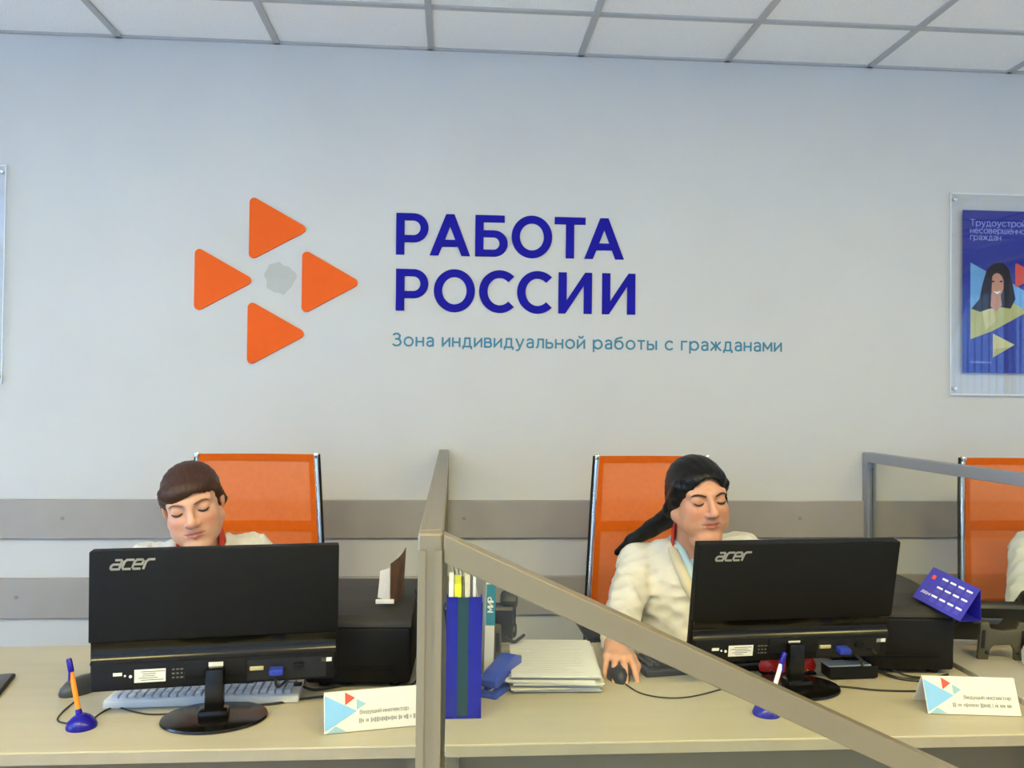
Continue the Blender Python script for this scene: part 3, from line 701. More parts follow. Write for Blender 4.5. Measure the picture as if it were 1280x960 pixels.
nameplate((a.x, a.y, DZ+.001), (b.x, b.y, DZ+.001), .080, 24, 'cream name plate with sky blue triangle in front of the calendar printer', 'Ведущий инспектор', 'RIGHT')

# ------------------------------------------------------------------ blue file box and its papers
M_fbox = mat('file_box_blue', '#080a92', .55, var=.08, scale=5, spec=.08)
M_fteal = mat('file_box_back', '#07383c', .5, var=.08, spec=.2)
fx0, fx1 = -.008, .070; fy0, fy1 = 1.832, 2.06; fh = .295
fb = thing('file_box', 'upright blue file box full of papers beside the corner post', 'file box', ((fx0+fx1)/2, (fy0+fy1)/2, DZ))
w, d = fx1-fx0, fy1-fy0
z_top = aty(575, 747, fy0).z-DZ
for s in (-1, 1): MB().prism([(-d/2, .004), (d/2, .004), (d/2, z_top*.45), (-d/2+.03, z_top)][:] + [(-d/2, z_top)], 'x', s*(w/2-.0015)-.0013, s*(w/2-.0015)+.0013).build('side', M_fbox, fb, smooth=False)
MB().box((0, 0, .0025), (w, d, .004)).build('bottom', M_fbox, fb, smooth=False)
MB().box((-w*.33, -d/2+.0012, z_top/2+.003), (w*.30, .0024, z_top-.004), .0006, seg=1).box((w*.30, -d/2+.0012, z_top/2+.003), (w*.36, .0024, z_top-.004), .0006, seg=1).build('front_panel', M_fbox, fb, smooth=False)
MB().box((-.03*w, -d/2+.0016, z_top/2+.003), (w*.31, .0018, z_top-.006)).build('centre_strip', M_fteal, fb, smooth=False)
MB().box((0, d/2-.0015, z_top*.22), (w-.006, .0026, z_top*.42)).build('back', M_fbox, fb, smooth=False)
FOLD = [('white', '#ece9dd', .011, .036, -.012, 0), ('bright_yellow', '#e2e413', .0155, .030, -.010, 0), ('olive', '#77792f', .0045, .027, -.004, 0), ('pale_beige', '#cfc3a8', .0125, .050, -.006, 0), ('brown_edged', '#8a6a58', .0028, .066, .000, 3), ('white_leaning', '#dfe3e6', .0075, .070, .004, 5)]
x = -w/2+.0045
for k, (cn, h, th, e, yo, ln) in enumerate(FOLD):
    zt = z_top+e
    o = MB().box((0, 0, (zt-.010)/2), (th-.0006, .10, zt-.010), .0006, seg=1).build('folder', mat('folder_'+cn, h, .6, var=.05), None, smooth=False)
    o.location = (fb.location.x+x+th/2, fb.location.y-d/2+.062+yo*.3, DZ+.0065); x += th+.0012
    o['label'] = '%s folder standing upright in the blue file box' % cn.replace('_', ' '); o['category'] = 'folder'; o['group'] = 'folders in the blue file box'
SHEETS = [('grey white', '#c8c4b6', -15), ('ivory', '#e3dfd2', -15), ('clean white', '#f2f0ea', -15), ('pale green', '#c3cc9c', -15), ('cool grey', '#bcb8b4', -15), ('lilac white', '#d6d0d6', -15), ('sand', '#c9bda2', -15)]
for k, (cn, h, ln) in enumerate(SHEETS):
    zt = z_top+(.078, .088, .084, .074, .066, .070, .058)[k]; xx = -w/2+.013+k*.0082
    o = MB().box((0, 0, -.068), (.0016, .085, .136), .0003, seg=1).build('loose_sheet', mat('sheet_'+cn.replace(' ', '_'), h, .65, var=.05), None, smooth=False)
    o.rotation_euler = (0, math.radians(ln*.8), 0); o.location = (fb.location.x+xx-.010, fb.location.y+.068+.0005*k, DZ+zt)
    o['label'] = 'thin %s sheet leaning behind the folders in the blue file box' % cn; o['category'] = 'paper'; o['group'] = 'loose sheets in the blue file box'
# leaning loose sheets above the yellow folder
# a white and teal booklet leaning in front of the phone
M_tband = mat('booklet_teal', '#1b7d96', .4, var=.03)
p = Vector((.082, 2.10, DZ+.0015)); t = thing('leaning_booklet', 'white booklet with a teal band leaning by the blue file box', 'booklet', p)
tp = aty(612, 722, 2.10); lean = math.degrees(math.atan2(tp.x-p.x-.012, tp.z-p.z))
Ln = (tp-p).length
MB().box((.012, 0, Ln/2), (.024, .13, Ln), .001, rot=None, seg=1).build('pages', M_paper, t, smooth=False)
MB().box((.0135, -.0655, Ln*.79), (.0225, .0012, Ln*.40)).build('teal_band', M_tband, t, smooth=False)
o = link('spine_lettering', rtext('МИР', .009, .26), M_print['white'], t, smooth=False); o.data.transform(Matrix.Translation((.019, -.0665, Ln*.72)) @ Matrix.Rotation(math.radians(-90), 4, 'Y'))
for c in t.children: c.data.transform(Matrix.Rotation(math.radians(lean), 4, 'Y'))

# ------------------------------------------------------------------ paper stack
stk = []
rnd = random.Random(11); cx, cyy = .262, 2.125
M_sheet2 = mat('paper_grey', '#cfcbc2', .7, var=.05)
nsh = 12
for k in range(nsh):
    a_ = rnd.uniform(-3.5, 3.5) + (-1 if k < 6 else -4); sh = (rnd.uniform(-.016, .014), rnd.uniform(-.012, .012))
    th = .0036
    b = MB(); b.box((0, 0, 0), (.212, .297, th-.0004), .0003, seg=1)
    bmesh.ops.subdivide_edges(b.bm, edges=[e for e in b.bm.edges if e.calc_length() > .1], cuts=5, use_grid_fill=True)
    for v in b.bm.verts:                  # edges of the sheaf lift a little
        v.co.z += .0
    o = b.build('paper_sheaf', M_paper if k % 3 else M_sheet2, smooth=False)
    o.rotation_euler = (0, 0, math.radians(a_)); o.location = (cx+sh[0], cyy+sh[1], DZ+th/2+.0003+k*th)
    od = ('lowest', 'second', 'third', 'fourth', 'fifth', 'sixth', 'seventh', 'eighth', 'ninth', 'tenth', 'eleventh', 'topmost')[k]
    o['label'] = '%s%s sheaf of white printed paper in the stack next to the mouse' % (od, '' if od in ('lowest', 'topmost') else ' lowest'); o['category'] = 'paper'; o['group'] = 'sheaves of paper in the stack'
top = o
tl = MB(); rnd = random.Random(4)
for k in range(16):
    tl.box((-.008+rnd.uniform(-.006, .006), .128-k*.0165, 0), (.165*rnd.choice((1, 1, 1, .7, .5)), .0028, .0002))
ob = tl.build('printed_lines', mat('faint_print', '#c9c5bc', .7), top, smooth=False); ob.location = (0, 0, .0019)

# ------------------------------------------------------------------ stapler (blue) and holepunch (red)
M_stap = mat('stapler_blue', '#1d3fae', .35, var=.05)
def stapler(loc, rz, label, m, s=1.):
    t = thing('stapler', label, 'stapler', loc, rz)
    MB().prism([(-.065*s, 0), (.065*s, 0), (.065*s, .010*s), (-.065*s, .010*s)], 'x', -.019*s, .019*s, .003).build('base', m, t)
    MB().prism([(-.062*s, .020*s), (-.05*s, .017*s), (.060*s, .030*s), (.062*s, .048*s), (.03*s, .058*s), (-.04*s, .044*s), (-.064*s, .034*s)], 'x', -.017*s, .017*s, .004).build('arm', m, t)
    MB().box((0, -.005*s, .0205*s), (.015*s, .11*s, .008*s), .001, rot=RX(6)).build('magazine', M_chrome, t)
    MB().cyl((0, .052*s, .026*s), .006*s, .042*s, 14, rot=RY(90)).build('hinge', M_blackp, t)
    return t
stapler((.126, 2.022, DZ), math.radians(-28), 'blue stapler between the file box and the paper stack', M_stap, 1.25)
M_red = mat('red_plastic', '#ec2a18', .3, var=.04, spec=.6)
t = thing('hole_punch', 'glossy red hole punch behind the stand of the turned monitor', 'hole punch', (.868, 2.098, DZ), math.radians(3))
MB().box((0, 0, .004), (.14, .042, .007), .003).build('base', M_blackp, t)
b = MB(); b.lathe([(0, .0), (.95, 0), (1., .3), (.9, .7), (.5, .95), (0, 1.)], n=32)
for v in b.bm.verts: v.co = Vector((v.co.x*.078, v.co.y*.020, v.co.z*.040+.009))
b.build('lever', M_red, t)
for s in (-1, 1): MB().box((s*.045, .0, .012), (.016, .030, .010), .002).build('hinge_block', M_chrome, t)

# ------------------------------------------------------------------ router box behind the turned monitor
t = thing('router', 'flat grey network box behind the turned monitor', 'router', (1.018, 2.068, DZ), math.radians(3))
MB().box((0, 0, .018), (.13, .05, .030), .004).build('case', M_blackp, t)
MB().box((-.01, 0, .0345), (.115, .045, .004), .0015).build('lid', mat('router_lid', '#8d9399', .4, var=.05), t)
for sx in (-1, 1): MB().cyl((sx*.05, .0, .0015), .008, .003, 12).build('foot', M_castor, t)

# ------------------------------------------------------------------ monitor cables
def mpt(m, x, y, z): return m.matrix_world @ Vector((x, y, z))
bpy.context.view_layer.update()
va = mpt(m1, .128, -.050, .094)
cable([va, va+Vector((.01, -.014, -.012)), dk(362, 848, .02), dk(375, 856, .012), dk(392, 862, .006), dk(420, 858, .004), dk(440, 854, .004)], .0032, 'black video cable hanging from the blue plug of the monitor by the orange pen')
MB().tube([dk(360, 857, .014), dk(377, 857, .014)], .0088, 14).build('ferrite_core', M_castor, None, label='black ferrite cylinder on the video cable over the white keyboard', category='ferrite core')
cable([dk(300, 882), dk(340, 880), dk(375, 874), dk(400, 871), dk(430, 868), dk(450, 870)], .003, 'black power cable lying behind the round monitor base by the name plate')
vb = mpt(m2, .128, -.050, .094)
cable([vb, vb+Vector((.012, -.014, -.012)), dk(1080, 834, .016), dk(1100, 840, .008), dk(1125, 848, .004), dk(1160, 852, .003), dk(1190, 850, .003)], .0036, 'thick black video cable from the blue plug of the turned monitor')
vc = mpt(m2, .175, -.030, .100)
cable([vc, vc+Vector((.01, -.012, -.003)), dk(1098, 822, .03), dk(1112, 834, .015), dk(1135, 845, .006), dk(1165, 847, .003), dk(1185, 843, .003)], .0028, 'thin black power cable from the turned monitor to the calendar printer')
cable([dk(1020, 856), dk(1060, 859), dk(1100, 863), dk(1150, 864), dk(1180, 862)], .0026, 'black network cable lying on the desk before the calendar printer')
# cables beside the left printer
for k, (dx, lab) in enumerate(((0, 'black cable hanging down the side of the booklet printer'), (.010, 'second black cable looping by the booklet printer and the corner post'))):
    x = -.078+dx*.6; y = 2.10-.03*k
    cable([(x-.012, y+.06, DZ+.205), (x, y+.02, DZ+.17), (x+.002, y, DZ+.11), (x-.002+.004*k, y-.02, DZ+.06), (x+.004, y-.04, DZ+.02), (x-.02, y-.075, DZ+.005), (x-.07-.03*k, y-.09-.02*k, DZ+.004), (x-.11, y-.11, DZ+.003)], .0028, lab)

# ------------------------------------------------------------------ open booklet on the printer
M_bk = mat('booklet_cover', '#5a3f30', .5, var=.5, scale=30); M_bkp = mat('booklet_pages', '#e6d9c4', .7, var=.04)
bp = aty(484, 752, 2.10)
t = thing('open_booklet', 'folded booklet standing upright on the printer lid beside the corner post', 'booklet', (bp.x, 2.10, bp.z))
H_ = aty(490, 690, 2.10).z-bp.z
def leaf(x0, y0, x1, y1, h0, h1, th, name, m):
    d_ = Vector((x1-x0, y1-y0)).normalized(); n_ = Vector((-d_.y, d_.x))*th
    o = [(x0, y0), (x1, y1)]
    b_ = MB(); bm = b_.bm; K = 6; rows = []
    for s_ in (0, 1):
        for k in range(K+1):
            u = k/K; bow = .006*math.sin(u*math.pi)
            x, y = x0+(x1-x0)*u+n_.x*s_-n_.x/th*bow, y0+(y1-y0)*u+n_.y*s_-n_.y/th*bow
            rows.append((bm.verts.new((x, y, 0)), bm.verts.new((x+.006*u, y, h0+(h1-h0)*u))))
    A, B = rows[:K+1], rows[K+1:]
    for k in range(K):
        bm.faces.new((A[k][0], A[k+1][0], A[k+1][1], A[k][1])); bm.faces.new((B[k][0], B[k][1], B[k+1][1], B[k+1][0]))
        bm.faces.new((A[k][1], A[k+1][1], B[k+1][1], B[k][1])); bm.faces.new((A[k][0], B[k][0], B[k+1][0], A[k+1][0]))
    for k in (0, K): bm.faces.new((A[k][0], A[k][1], B[k][1], B[k][0]))
    bmesh.ops.recalc_face_normals(bm, faces=bm.faces)
    return b_.build(name, m, t)
leaf(.008, -.02, -.026, .045, H_*.72, H_*.55, .002, 'page', M_bkp)
leaf(.010, -.022, .036, .060, H_*.80, H_*1.0, .002, 'cover', M_bk)
leaf(.0095, -.014, .018, .055, H_*.78, H_*.88, .0012, 'page', M_bkp)
MB().box((-.004, -.023, .006), (.045, .004, .011), .001).build('foot_fold', M_paper, t)

# ------------------------------------------------------------------ tent calendar on the right printer
M_cal = mat('calendar_purple', '#3b36a8', .35, var=.05, coat=.2); M_cald = mat('calendar_inside', '#1a1795', .5)
A = aty(1141, 746, 2.12); B = aty(1200, 777, 2.00); Dd = aty(1167, 709, 2.175); Cc = B+(Dd-A); E_ = aty(1226, 776, 2.05)
t = thing('tent_calendar', 'purple tent calendar with white month rows on the printer lid', 'calendar', A)
def quad(p, th, name, m, par):
    p = [Vector(q)-A for q in p]; n_ = (p[1]-p[0]).cross(p[3]-p[0]).normalized()*th
    bm = bmesh.new(); v0 = [bm.verts.new(q) for q in p]; v1 = [bm.verts.new(q+n_) for q in p]
    bm.faces.new(v0); bm.faces.new(v1[::-1])
    for i in range(4): bm.faces.new((v0[i], v1[i], v1[(i+1) % 4], v0[(i+1) % 4]))
    bmesh.ops.recalc_face_normals(bm, faces=bm.faces); me = bpy.data.meshes.new(name); bm.to_mesh(me); bm.free()
    return link(name, me, m, par, smooth=False)
fr_ = quad((A, B, Cc, Dd), .0012, 'front_sheet', M_cal, t)
F_ = E_ + (A-B)
quad((Dd, Cc, E_, F_), .0012, 'rear_sheet', M_cald, t)
quad((B+Vector((0, .0, -.0006)), E_+Vector((0, 0, -.0006)), F_+Vector((0, 0, -.0006)), A+Vector((0, 0, -.0006))), .0012, 'bottom_sheet', M_cald, t)
ex, ez = (B-A), (Dd-A); nn = ex.cross(ez).normalized()
if nn.y > 0: nn = -nn
def onface(u, v): return ex*u+ez*v+nn*.0018
mk = MB()
def tick(u0, v0, u1, v1, b_):
    q = [onface(u0, v0), onface(u1, v0), onface(u1, v1), onface(u0, v1)]
    vs_ = [b_.bm.verts.new(x) for x in q]+[b_.bm.verts.new(x+nn*.0002) for x in q]
    for f_ in ((0, 1, 2, 3), (7, 6, 5, 4), (0, 4, 5, 1), (1, 5, 6, 2), (2, 6, 7, 3), (3, 7, 4, 0)): b_.bm.faces.new([vs_[i] for i in f_])
lo_ = MB()
for r_ in range(3):
    for c_ in range(4):
        u = .29+c_*.17; v = .78-r_*.27
        tick(u, v, u+.12, v+.05, mk)
        for q in range(4): tick(u+.005, v-.035-q*.035, u+.11, v-.02-q*.035, lo_)
mk.build('month_headings', M_print['white'], fr_, smooth=False); lo_.build('day_rows', mat('calendar_days', '#5f5cc4', .5), fr_, smooth=False)
me = text_mesh('2024', .0135, .0003)
B3 = Matrix((ex.normalized(), -nn, (ez-ex.normalized()*ez.dot(ex.normalized())).normalized())).transposed().to_4x4(); B3.translation = onface(.06, .22)
me.transform(B3); link('year_lettering', me, M_print['white'], fr_, smooth=False)
tr = MB(); tick(.10, .68, .17, .80, tr); tr.build('small_emblem', M_print['red'], fr_, smooth=False)

# ------------------------------------------------------------------ desk phones, seen from behind
M_phone = mat('phone_black', '#1e1d1c', .4, var=.06); M_pst = mat('phone_stand', '#55503f', .5, var=.06)
def phone(loc, rz, label):
    t = thing('desk_phone', label, 'phone', loc, rz)
    # stand: upright plate with an arch below and a dip above, two feet
    pl = [(-.062, 0), (-.035, 0), (-.032, .030), (-.022, .044), (.022, .044), (.032, .030), (.035, 0), (.062, 0), (.060, .105), (.040, .108), (.034, .088), (.0, .082), (-.034, .088), (-.040, .108), (-.060, .105)]
    b = MB(); b.prism(pl, 'y', -.006, .006, .0015); b.build('stand', M_pst, t).data.transform(Matrix.Rotation(math.radians(8), 4, 'X'))
    for s in (-1, 1):
        MB().box((s*.052, -.0075, .060), (.009, .003, .052), .001).build('slot', M_castor, t).data.transform(Matrix.Rotation(math.radians(8), 4, 'X'))
        MB().ball((s*.040, -.006, .022), .011, 10).build('screw', M_castor, t).data.transform(Matrix.Rotation(math.radians(8), 4, 'X'))
    rt = Matrix.Rotation(math.radians(48), 4, 'X')
    MB().box((0, .0, .0), (.185, .028, .19), .008).build('body', M_phone, t).data.transform(Matrix.Translation((0, .062, .088)) @ rt)
    MB().box((-.02, -.016, .03), (.07, .004, .03), .002).build('rear_label', mat('phone_label', '#6d6f74', .5), t).data.transform(Matrix.Translation((0, .062, .088)) @ rt)
    h = MB(); h.box((.072, .026, .0), (.040, .020, .20), .009); h.box((.072, .016, .088), (.046, .040, .048), .012); h.box((.072, .016, -.082), (.046, .040, .046), .012)
    h.build('handset', M_phone, t).data.transform(Matrix.Translation((.008, .062, .094)) @ rt)
    MB().box((-.01, .0165, .05), (.10, .003, .05), .002).build('display', M_screen, t).data.transform(Matrix.Translation((0, .062, .088)) @ rt)
    return t
phone((.075, 2.215, DZ), math.radians(-4), 'black desk phone behind the blue stapler and file box')
phone((1.505, 2.19, DZ), math.radians(-8), 'black desk phone on the narrow grey side table')
cable([(.148, 2.235, DZ+.060), (.17, 2.23, DZ+.050), (.185, 2.235, DZ+.056), (.20, 2.25, DZ+.062)], .0045, 'short black handset cord end beside the paper stack')
# small clutter between the file box and the phone
t = thing('tape_roll', 'small roll of cream tape lying between file box and stapler', 'tape', (.083, 2.075, DZ))
MB().lathe([(.013, 0), (.024, 0), (.0245, .004), (.0245, .014), (.024, .018), (.013, .018), (.013, 0)], n=32).build('roll', mat('tape_cream', '#d8cfb4', .5), t)
MB().lathe([(.0105, .0005), (.0128, .0005), (.0128, .0175), (.0105, .0175), (.0105, .0005)], n=28).build('core', mat('tape_core', '#b39a6d', .7), t)
# white tape dispenser on the side table
t = thing('note_block', 'white paper block in a tray on the grey side table', 'paper block', (1.592, 2.075, DZ), math.radians(-6))
MB().prism([(-.07, 0), (.07, 0), (.075, .035), (.055, .062), (-.055, .062), (-.075, .045)], 'x', -.062, .062, .004).build('tray', M_white, t)
MB().box((.03, -.0, .078), (.045, .07, .032), .004).build('paper_pad', M_paper, t)
# dark tablet-like phone base at the far end of the long desk
p = atz(-14, 850, DZ); t = thing('desk_pad', 'dark grey flat pad with black edge on the bare end of the long desk', 'pad', (-1.075, 2.07, DZ), math.radians(14))
MB().box((-.075, .0, .005), (.20, .15, .009), .003).build('base', M_blackp, t); MB().box((-.075, 0, .0105), (.19, .14, .002), .0008).build('surface', mat('pad_grey', '#4b4c48', .5, var=.05), t)
# teal pen on the white keyboard
o = MB().tube([(-.585, 1.978, DZ+.0362), (-.455, 1.984, DZ+.0362)], [.002, .0045, .0045, .0045, .0045], 10).build('teal_pen', mat('pen_teal', '#1d6f7c', .4)); o['label'] = 'teal pen lying across the keys of the white keyboard'; o['category'] = 'pen'
# green folder edge under the turned monitor
o = MB().box((.745, 2.05, DZ+.008), (.06, .04, .015), .002).build('green_box', mat('green_card', '#4c7a3f', .5)); o['label'] = 'small green box behind the white desk pen'; o['category'] = 'box'
# ------------------------------------------------------------------ people: smooth solids meshed into one skin
A3 = lambda *v: np.array(v, dtype=np.float32)
def s_cone(a, b, ra, rb):
    a, b = np.array(a, np.float32), np.array(b, np.float32); ba = b-a; l2 = float(ba@ba)+1e-12
    def f(P):
        pa = P-a; h = np.clip((pa@ba)/l2, 0, 1)
        q = pa-h[..., None]*ba
        return np.sqrt(np.einsum('...i,...i->...', q, q)) - (ra+(rb-ra)*h)
    return f
def s_ell(c, r, R=None):
    c, r = np.array(c, np.float32), np.array(r, np.float32)
    Rm = None if R is None else np.array(R, np.float32)
    def f(P):
        q = P-c
        if Rm is not None: q = q@Rm
        k0 = np.sqrt(((q/r)**2).sum(-1)); k1 = np.sqrt(((q/(r*r))**2).sum(-1))+1e-9
        return k0*(k0-1)/k1
    return f
class Solid:
    def __init__(s): s.it = []
    def add(s, f, k=.012): s.it.append((f, k, 1)); return s
    def sub(s, f, k=.008): s.it.append((f, k, -1)); return s
    def cut(s, f, k=.008): s.it.append((f, k, 0)); return s          # keep only what lies inside f
    def ev(s, P, idx=None):
        d = np.full(P.shape[:-1], 9., np.float32)
        for i in (range(len(s.it)) if idx is None else idx):
            f, k, op = s.it[i]; e = f(P)
            if op == 1: h = np.clip(.5+.5*(e-d)/k, 0, 1); d = e*(1-h)+d*h-k*h*(1-h)
            else:
                if op == -1: e = -e
                h = np.clip(.5+.5*(e-d)/k, 0, 1); d = d*(1-h)+e*h+k*h*(1-h)
        return d
def nets(S_, lo, hi, h, warp=None, B=20):
    lo = np.array(lo, np.float32); n = [int(math.ceil((b-a)/h/B))*B+1 for a, b in zip(lo, hi)]
    D = np.ones(n, np.float32); hd = B*h*.87
    ax = np.arange(B+1, dtype=np.float32)*h
    cell = np.stack(np.meshgrid(ax, ax, ax, indexing='ij'), -1)
    for i in range(0, n[0]-1, B):
        for j in range(0, n[1]-1, B):
            for k in range(0, n[2]-1, B):
                o = lo+np.array((i, j, k), np.float32)*h; c = (o+B*h/2)[None]
                ds = [float(f(c)[0]) for f, _, _ in S_.it]
                mn = min([d for d, q in zip(ds, S_.it) if q[2] == 1])
                if mn > hd*1.15+.01: continue
                idx = [m for m, (d, q) in enumerate(zip(ds, S_.it)) if (q[2] == 1 and d < mn+hd*2.05+q[1]) or (q[2] == -1 and d < hd*1.7+q[1]) or (q[2] == 0 and d > -hd*1.7-q[1])]
                if not any(S_.it[m][2] == 1 for m in idx): continue
                if float(S_.ev(c)[0]) < -hd*1.25-.008: D[i:i+B+1, j:j+B+1, k:k+B+1] = -1; continue
                P = cell+o; d = S_.ev(P, idx)
                if warp is not None: d = d+warp(P)
                D[i:i+B+1, j:j+B+1, k:k+B+1] = d
    s = D < 0
    act = np.zeros([m-1 for m in n], bool); c8 = [(a, b, c) for a in (0, 1) for b in (0, 1) for c in (0, 1)]
    sl = lambda o: s[o[0]:n[0]-1+o[0], o[1]:n[1]-1+o[1], o[2]:n[2]-1+o[2]]
    al = np.ones_like(act); an = np.zeros_like(act)
    for o in c8: v = sl(o); al &= v; an |= v
    act = an & ~al
    ci = np.argwhere(act); idm = np.full(act.shape, -1, np.int32); idm[act] = np.arange(len(ci))
    val = {o: D[ci[:, 0]+o[0], ci[:, 1]+o[1], ci[:, 2]+o[2]] for o in c8}
    acc = np.zeros((len(ci), 3)); cnt = np.zeros(len(ci))
    for o in c8:
        for a in range(3):
            if o[a]: continue
            p = list(o); p[a] = 1; p = tuple(p); va, vb = val[o], val[p]; m = (va < 0) != (vb < 0)
            t = np.where(m, va/np.where(m, va-vb, 1), 0)
            q = np.array(o, float)[None].repeat(len(ci), 0); q[:, a] = t
            acc[m] += q[m]; cnt[m] += 1
    V = lo+(ci+acc/cnt[:, None])*h
    F = []
    for a in range(3):
        b, c = (a+1) % 3, (a+2) % 3
        s0 = [slice(None)]*3; s1 = [slice(None)]*3; s0[a] = slice(0, n[a]-1); s1[a] = slice(1, n[a])
        e = s[tuple(s0)] != s[tuple(s1)]; q = np.argwhere(e); q = q[(q[:, b] > 0) & (q[:, c] > 0) & (q[:, b] < n[b]-1) & (q[:, c] < n[c]-1)]
        inn = s[q[:, 0], q[:, 1], q[:, 2]]
        def g(db, dc): r = q.copy(); r[:, b] -= db; r[:, c] -= dc; return idm[r[:, 0], r[:, 1], r[:, 2]]
        quad = np.stack([g(1, 1), g(0, 1), g(0, 0), g(1, 0)], 1); quad[~inn] = quad[~inn][:, ::-1]; F.append(quad)
    F = np.concatenate(F); F = F[(F >= 0).all(1)]
    return V, F
def np_mesh(name, V, F, material, parent=None, tint=None, origin=(0, 0, 0)):
    me = bpy.data.meshes.new(name); V = V-np.array(origin)
    me.vertices.add(len(V)); me.vertices.foreach_set('co', V.astype(np.float32).ravel())
    me.loops.add(len(F)*4); me.loops.foreach_set('vertex_index', F.astype(np.int32).ravel())
    me.polygons.add(len(F)); me.polygons.foreach_set('loop_start', np.arange(0, len(F)*4, 4, dtype=np.int32))
    me.update(calc_edges=True); me.validate()
    if tint is not None:
        at = me.color_attributes.new('tint', 'FLOAT_COLOR', 'POINT'); at.data.foreach_set('color', np.concatenate([tint, np.ones((len(V), 1))], 1).astype(np.float32).ravel())
    return link(name, me, material, parent, smooth=180)

class Head:
    """a head in its own axes (x to the person's right, y forward, z up, origin between the ears) set into the world"""
    def __init__(s, pos, yaw, pitch, roll, size=1., plump=0.):
        s.R = np.array(Matrix.Rotation(math.pi+math.radians(yaw), 3, 'Z') @ Matrix.Rotation(math.radians(-pitch), 3, 'X') @ Matrix.Rotation(math.radians(roll), 3, 'Y'), np.float32)
        s.k = size; s.pl = plump
        s.t = np.array(pos, np.float32)-s.R@np.array((0, .083, 0), np.float32)*size      # pos: the point between the eyes
    def w(s, *p): return s.R@(np.array(p, np.float32)*s.k)+s.t
    def loc(s, P): return ((P-s.t)@s.R)/s.k
    def L(s, f): return lambda P: f(s.loc(P))*s.k
    def face(s, S_):
        a = lambda f, k=.012: S_.add(s.L(f), k*s.k); b = lambda f, k=.008: S_.sub(s.L(f), k*s.k); pl = s.pl
        a(s_ell((0, -.018, .032), (.074, .094, .073)))
        a(s_ell((0, .022, -.028), (.063+.004*pl, .066, .086)), .02)
        for x in (-1, 1):
            a(s_cone((x*(.050+.004*pl), -.005, -.052), (x*.018, .064, -.100), .025+.003*pl, .017), .02)
            a(s_ell((x*.036, .056, -.030), (.027, .026, .026)), .018)
            a(s_ell((x*(.036+.003*pl), .044, -.064), (.026+.005*pl, .030, .030+.003*pl)), .02)
            a(s_cone((x*.012, .0785, .021), (x*.047, .060, .019), .0115, .010), .014)
            a(s_ell((x*.0755, -.012, -.006), (.007, .017, .027)), .006)
        a(s_ell((0, .074, -.102), (.022, .018, .017)), .016)
        if pl > .3: a(s_ell((0, .045, -.118), (.045, .040, .022)), .02)
        for x in (-1, 1):
            b(s_ell((x*.0328, .100, .0015), (.020, .020, .0135)), .012)
            a(s_ell((x*.0328, .0715, -.0005), (.0165, .0150, .0125)), .004)
        a(s_cone((0, .083, .014), (0, .1065, -.028), .0070, .0100), .010)
        a(s_ell((0, .1075, -.031), (.0115, .0115, .0105)), .007)
        for x in (-1, 1):
            a(s_ell((x*.0130, .0965, -.0355), (.0082, .0105, .0078)), .006)
            b(s_ell((x*.0075, .1065, -.0445), (.0042, .005, .0030)), .003)
        a(s_ell((0, .068, -.063), (.034, .024, .024)), .016)
        for x in (-1, 1):
            a(s_cone((x*.025, .0810, -.0635), (x*.004, .0930, -.0585), .0028, .0046), .004)
            a(s_cone((x*.021, .0815, -.0665), (0, .0915, -.0695), .0030, .0058), .005)
        for x in (-1, 1): b(s_cone((x*.026, .0840, -.0650), (0, .0975, -.0638), .0016, .0022), .003)
    def tint(s, V, skin, lip, flush):
        p = s.loc(V.astype(np.float32)); T = np.tile(np.array(lin(skin)), (len(V), 1)); r = p[:, 0].copy(); ax = np.abs(r)
        def mixin(w, c): T[:] = T*(1-w[:, None])+np.array(lin(c))*w[:, None]
        g = lambda c, rad: np.exp(-(((np.stack([ax, p[:, 1], p[:, 2]], 1)-np.array(c))/np.array(rad))**2).sum(1))
        mixin(.55*g((.042, .07, -.035), (.022, .04, .020)), flush); mixin(.4*g((0, .11, -.032), (.012, .02, .012)), flush)
        mixin(.35*g((.031, .085, .004), (.020, .02, .010)), '#8f5a48')
        upper = np.clip(1.3-np.abs(p[:, 2]+.0585-.10*np.maximum(ax-.004, 0)*-1*.25)/.0052, 0, 1); lower = np.clip(1.4-np.abs(p[:, 2]+.0695)/.0062, 0, 1)
        m = np.clip(2.-ax/.0135, 0, 1)*(p[:, 1] > .075); mixin(np.clip((np.maximum(upper, lower))*m, 0, 1)*.75, lip)
        mixin(.8*np.clip(1.2-np.abs(p[:, 2]+.0640)/.0026, 0, 1)*np.clip(2.4-ax/.0115, 0, 1)*(p[:, 1] > .07), '#6b2f2a')
        mixin(.7*g((.0075, .102, -.0435), (.005, .008, .0035)), '#4a241c')
        return T
    def front(s, S_, x, z):
        """depth y of the face at local (x, z), found by walking inwards"""
        y = .14
        for _ in range(60):
            d = float(S_.ev(s.w(x, y, z)[None].astype(np.float32))[0])/s.k
            if d < .0004: break
            y -= d*.7
        return y
def feature(h, S_, pts, rad, lift):
    q = []
    for x, z in pts: q.append(Vector(h.w(x, h.front(S_, x, z)+lift, z)))
    return q

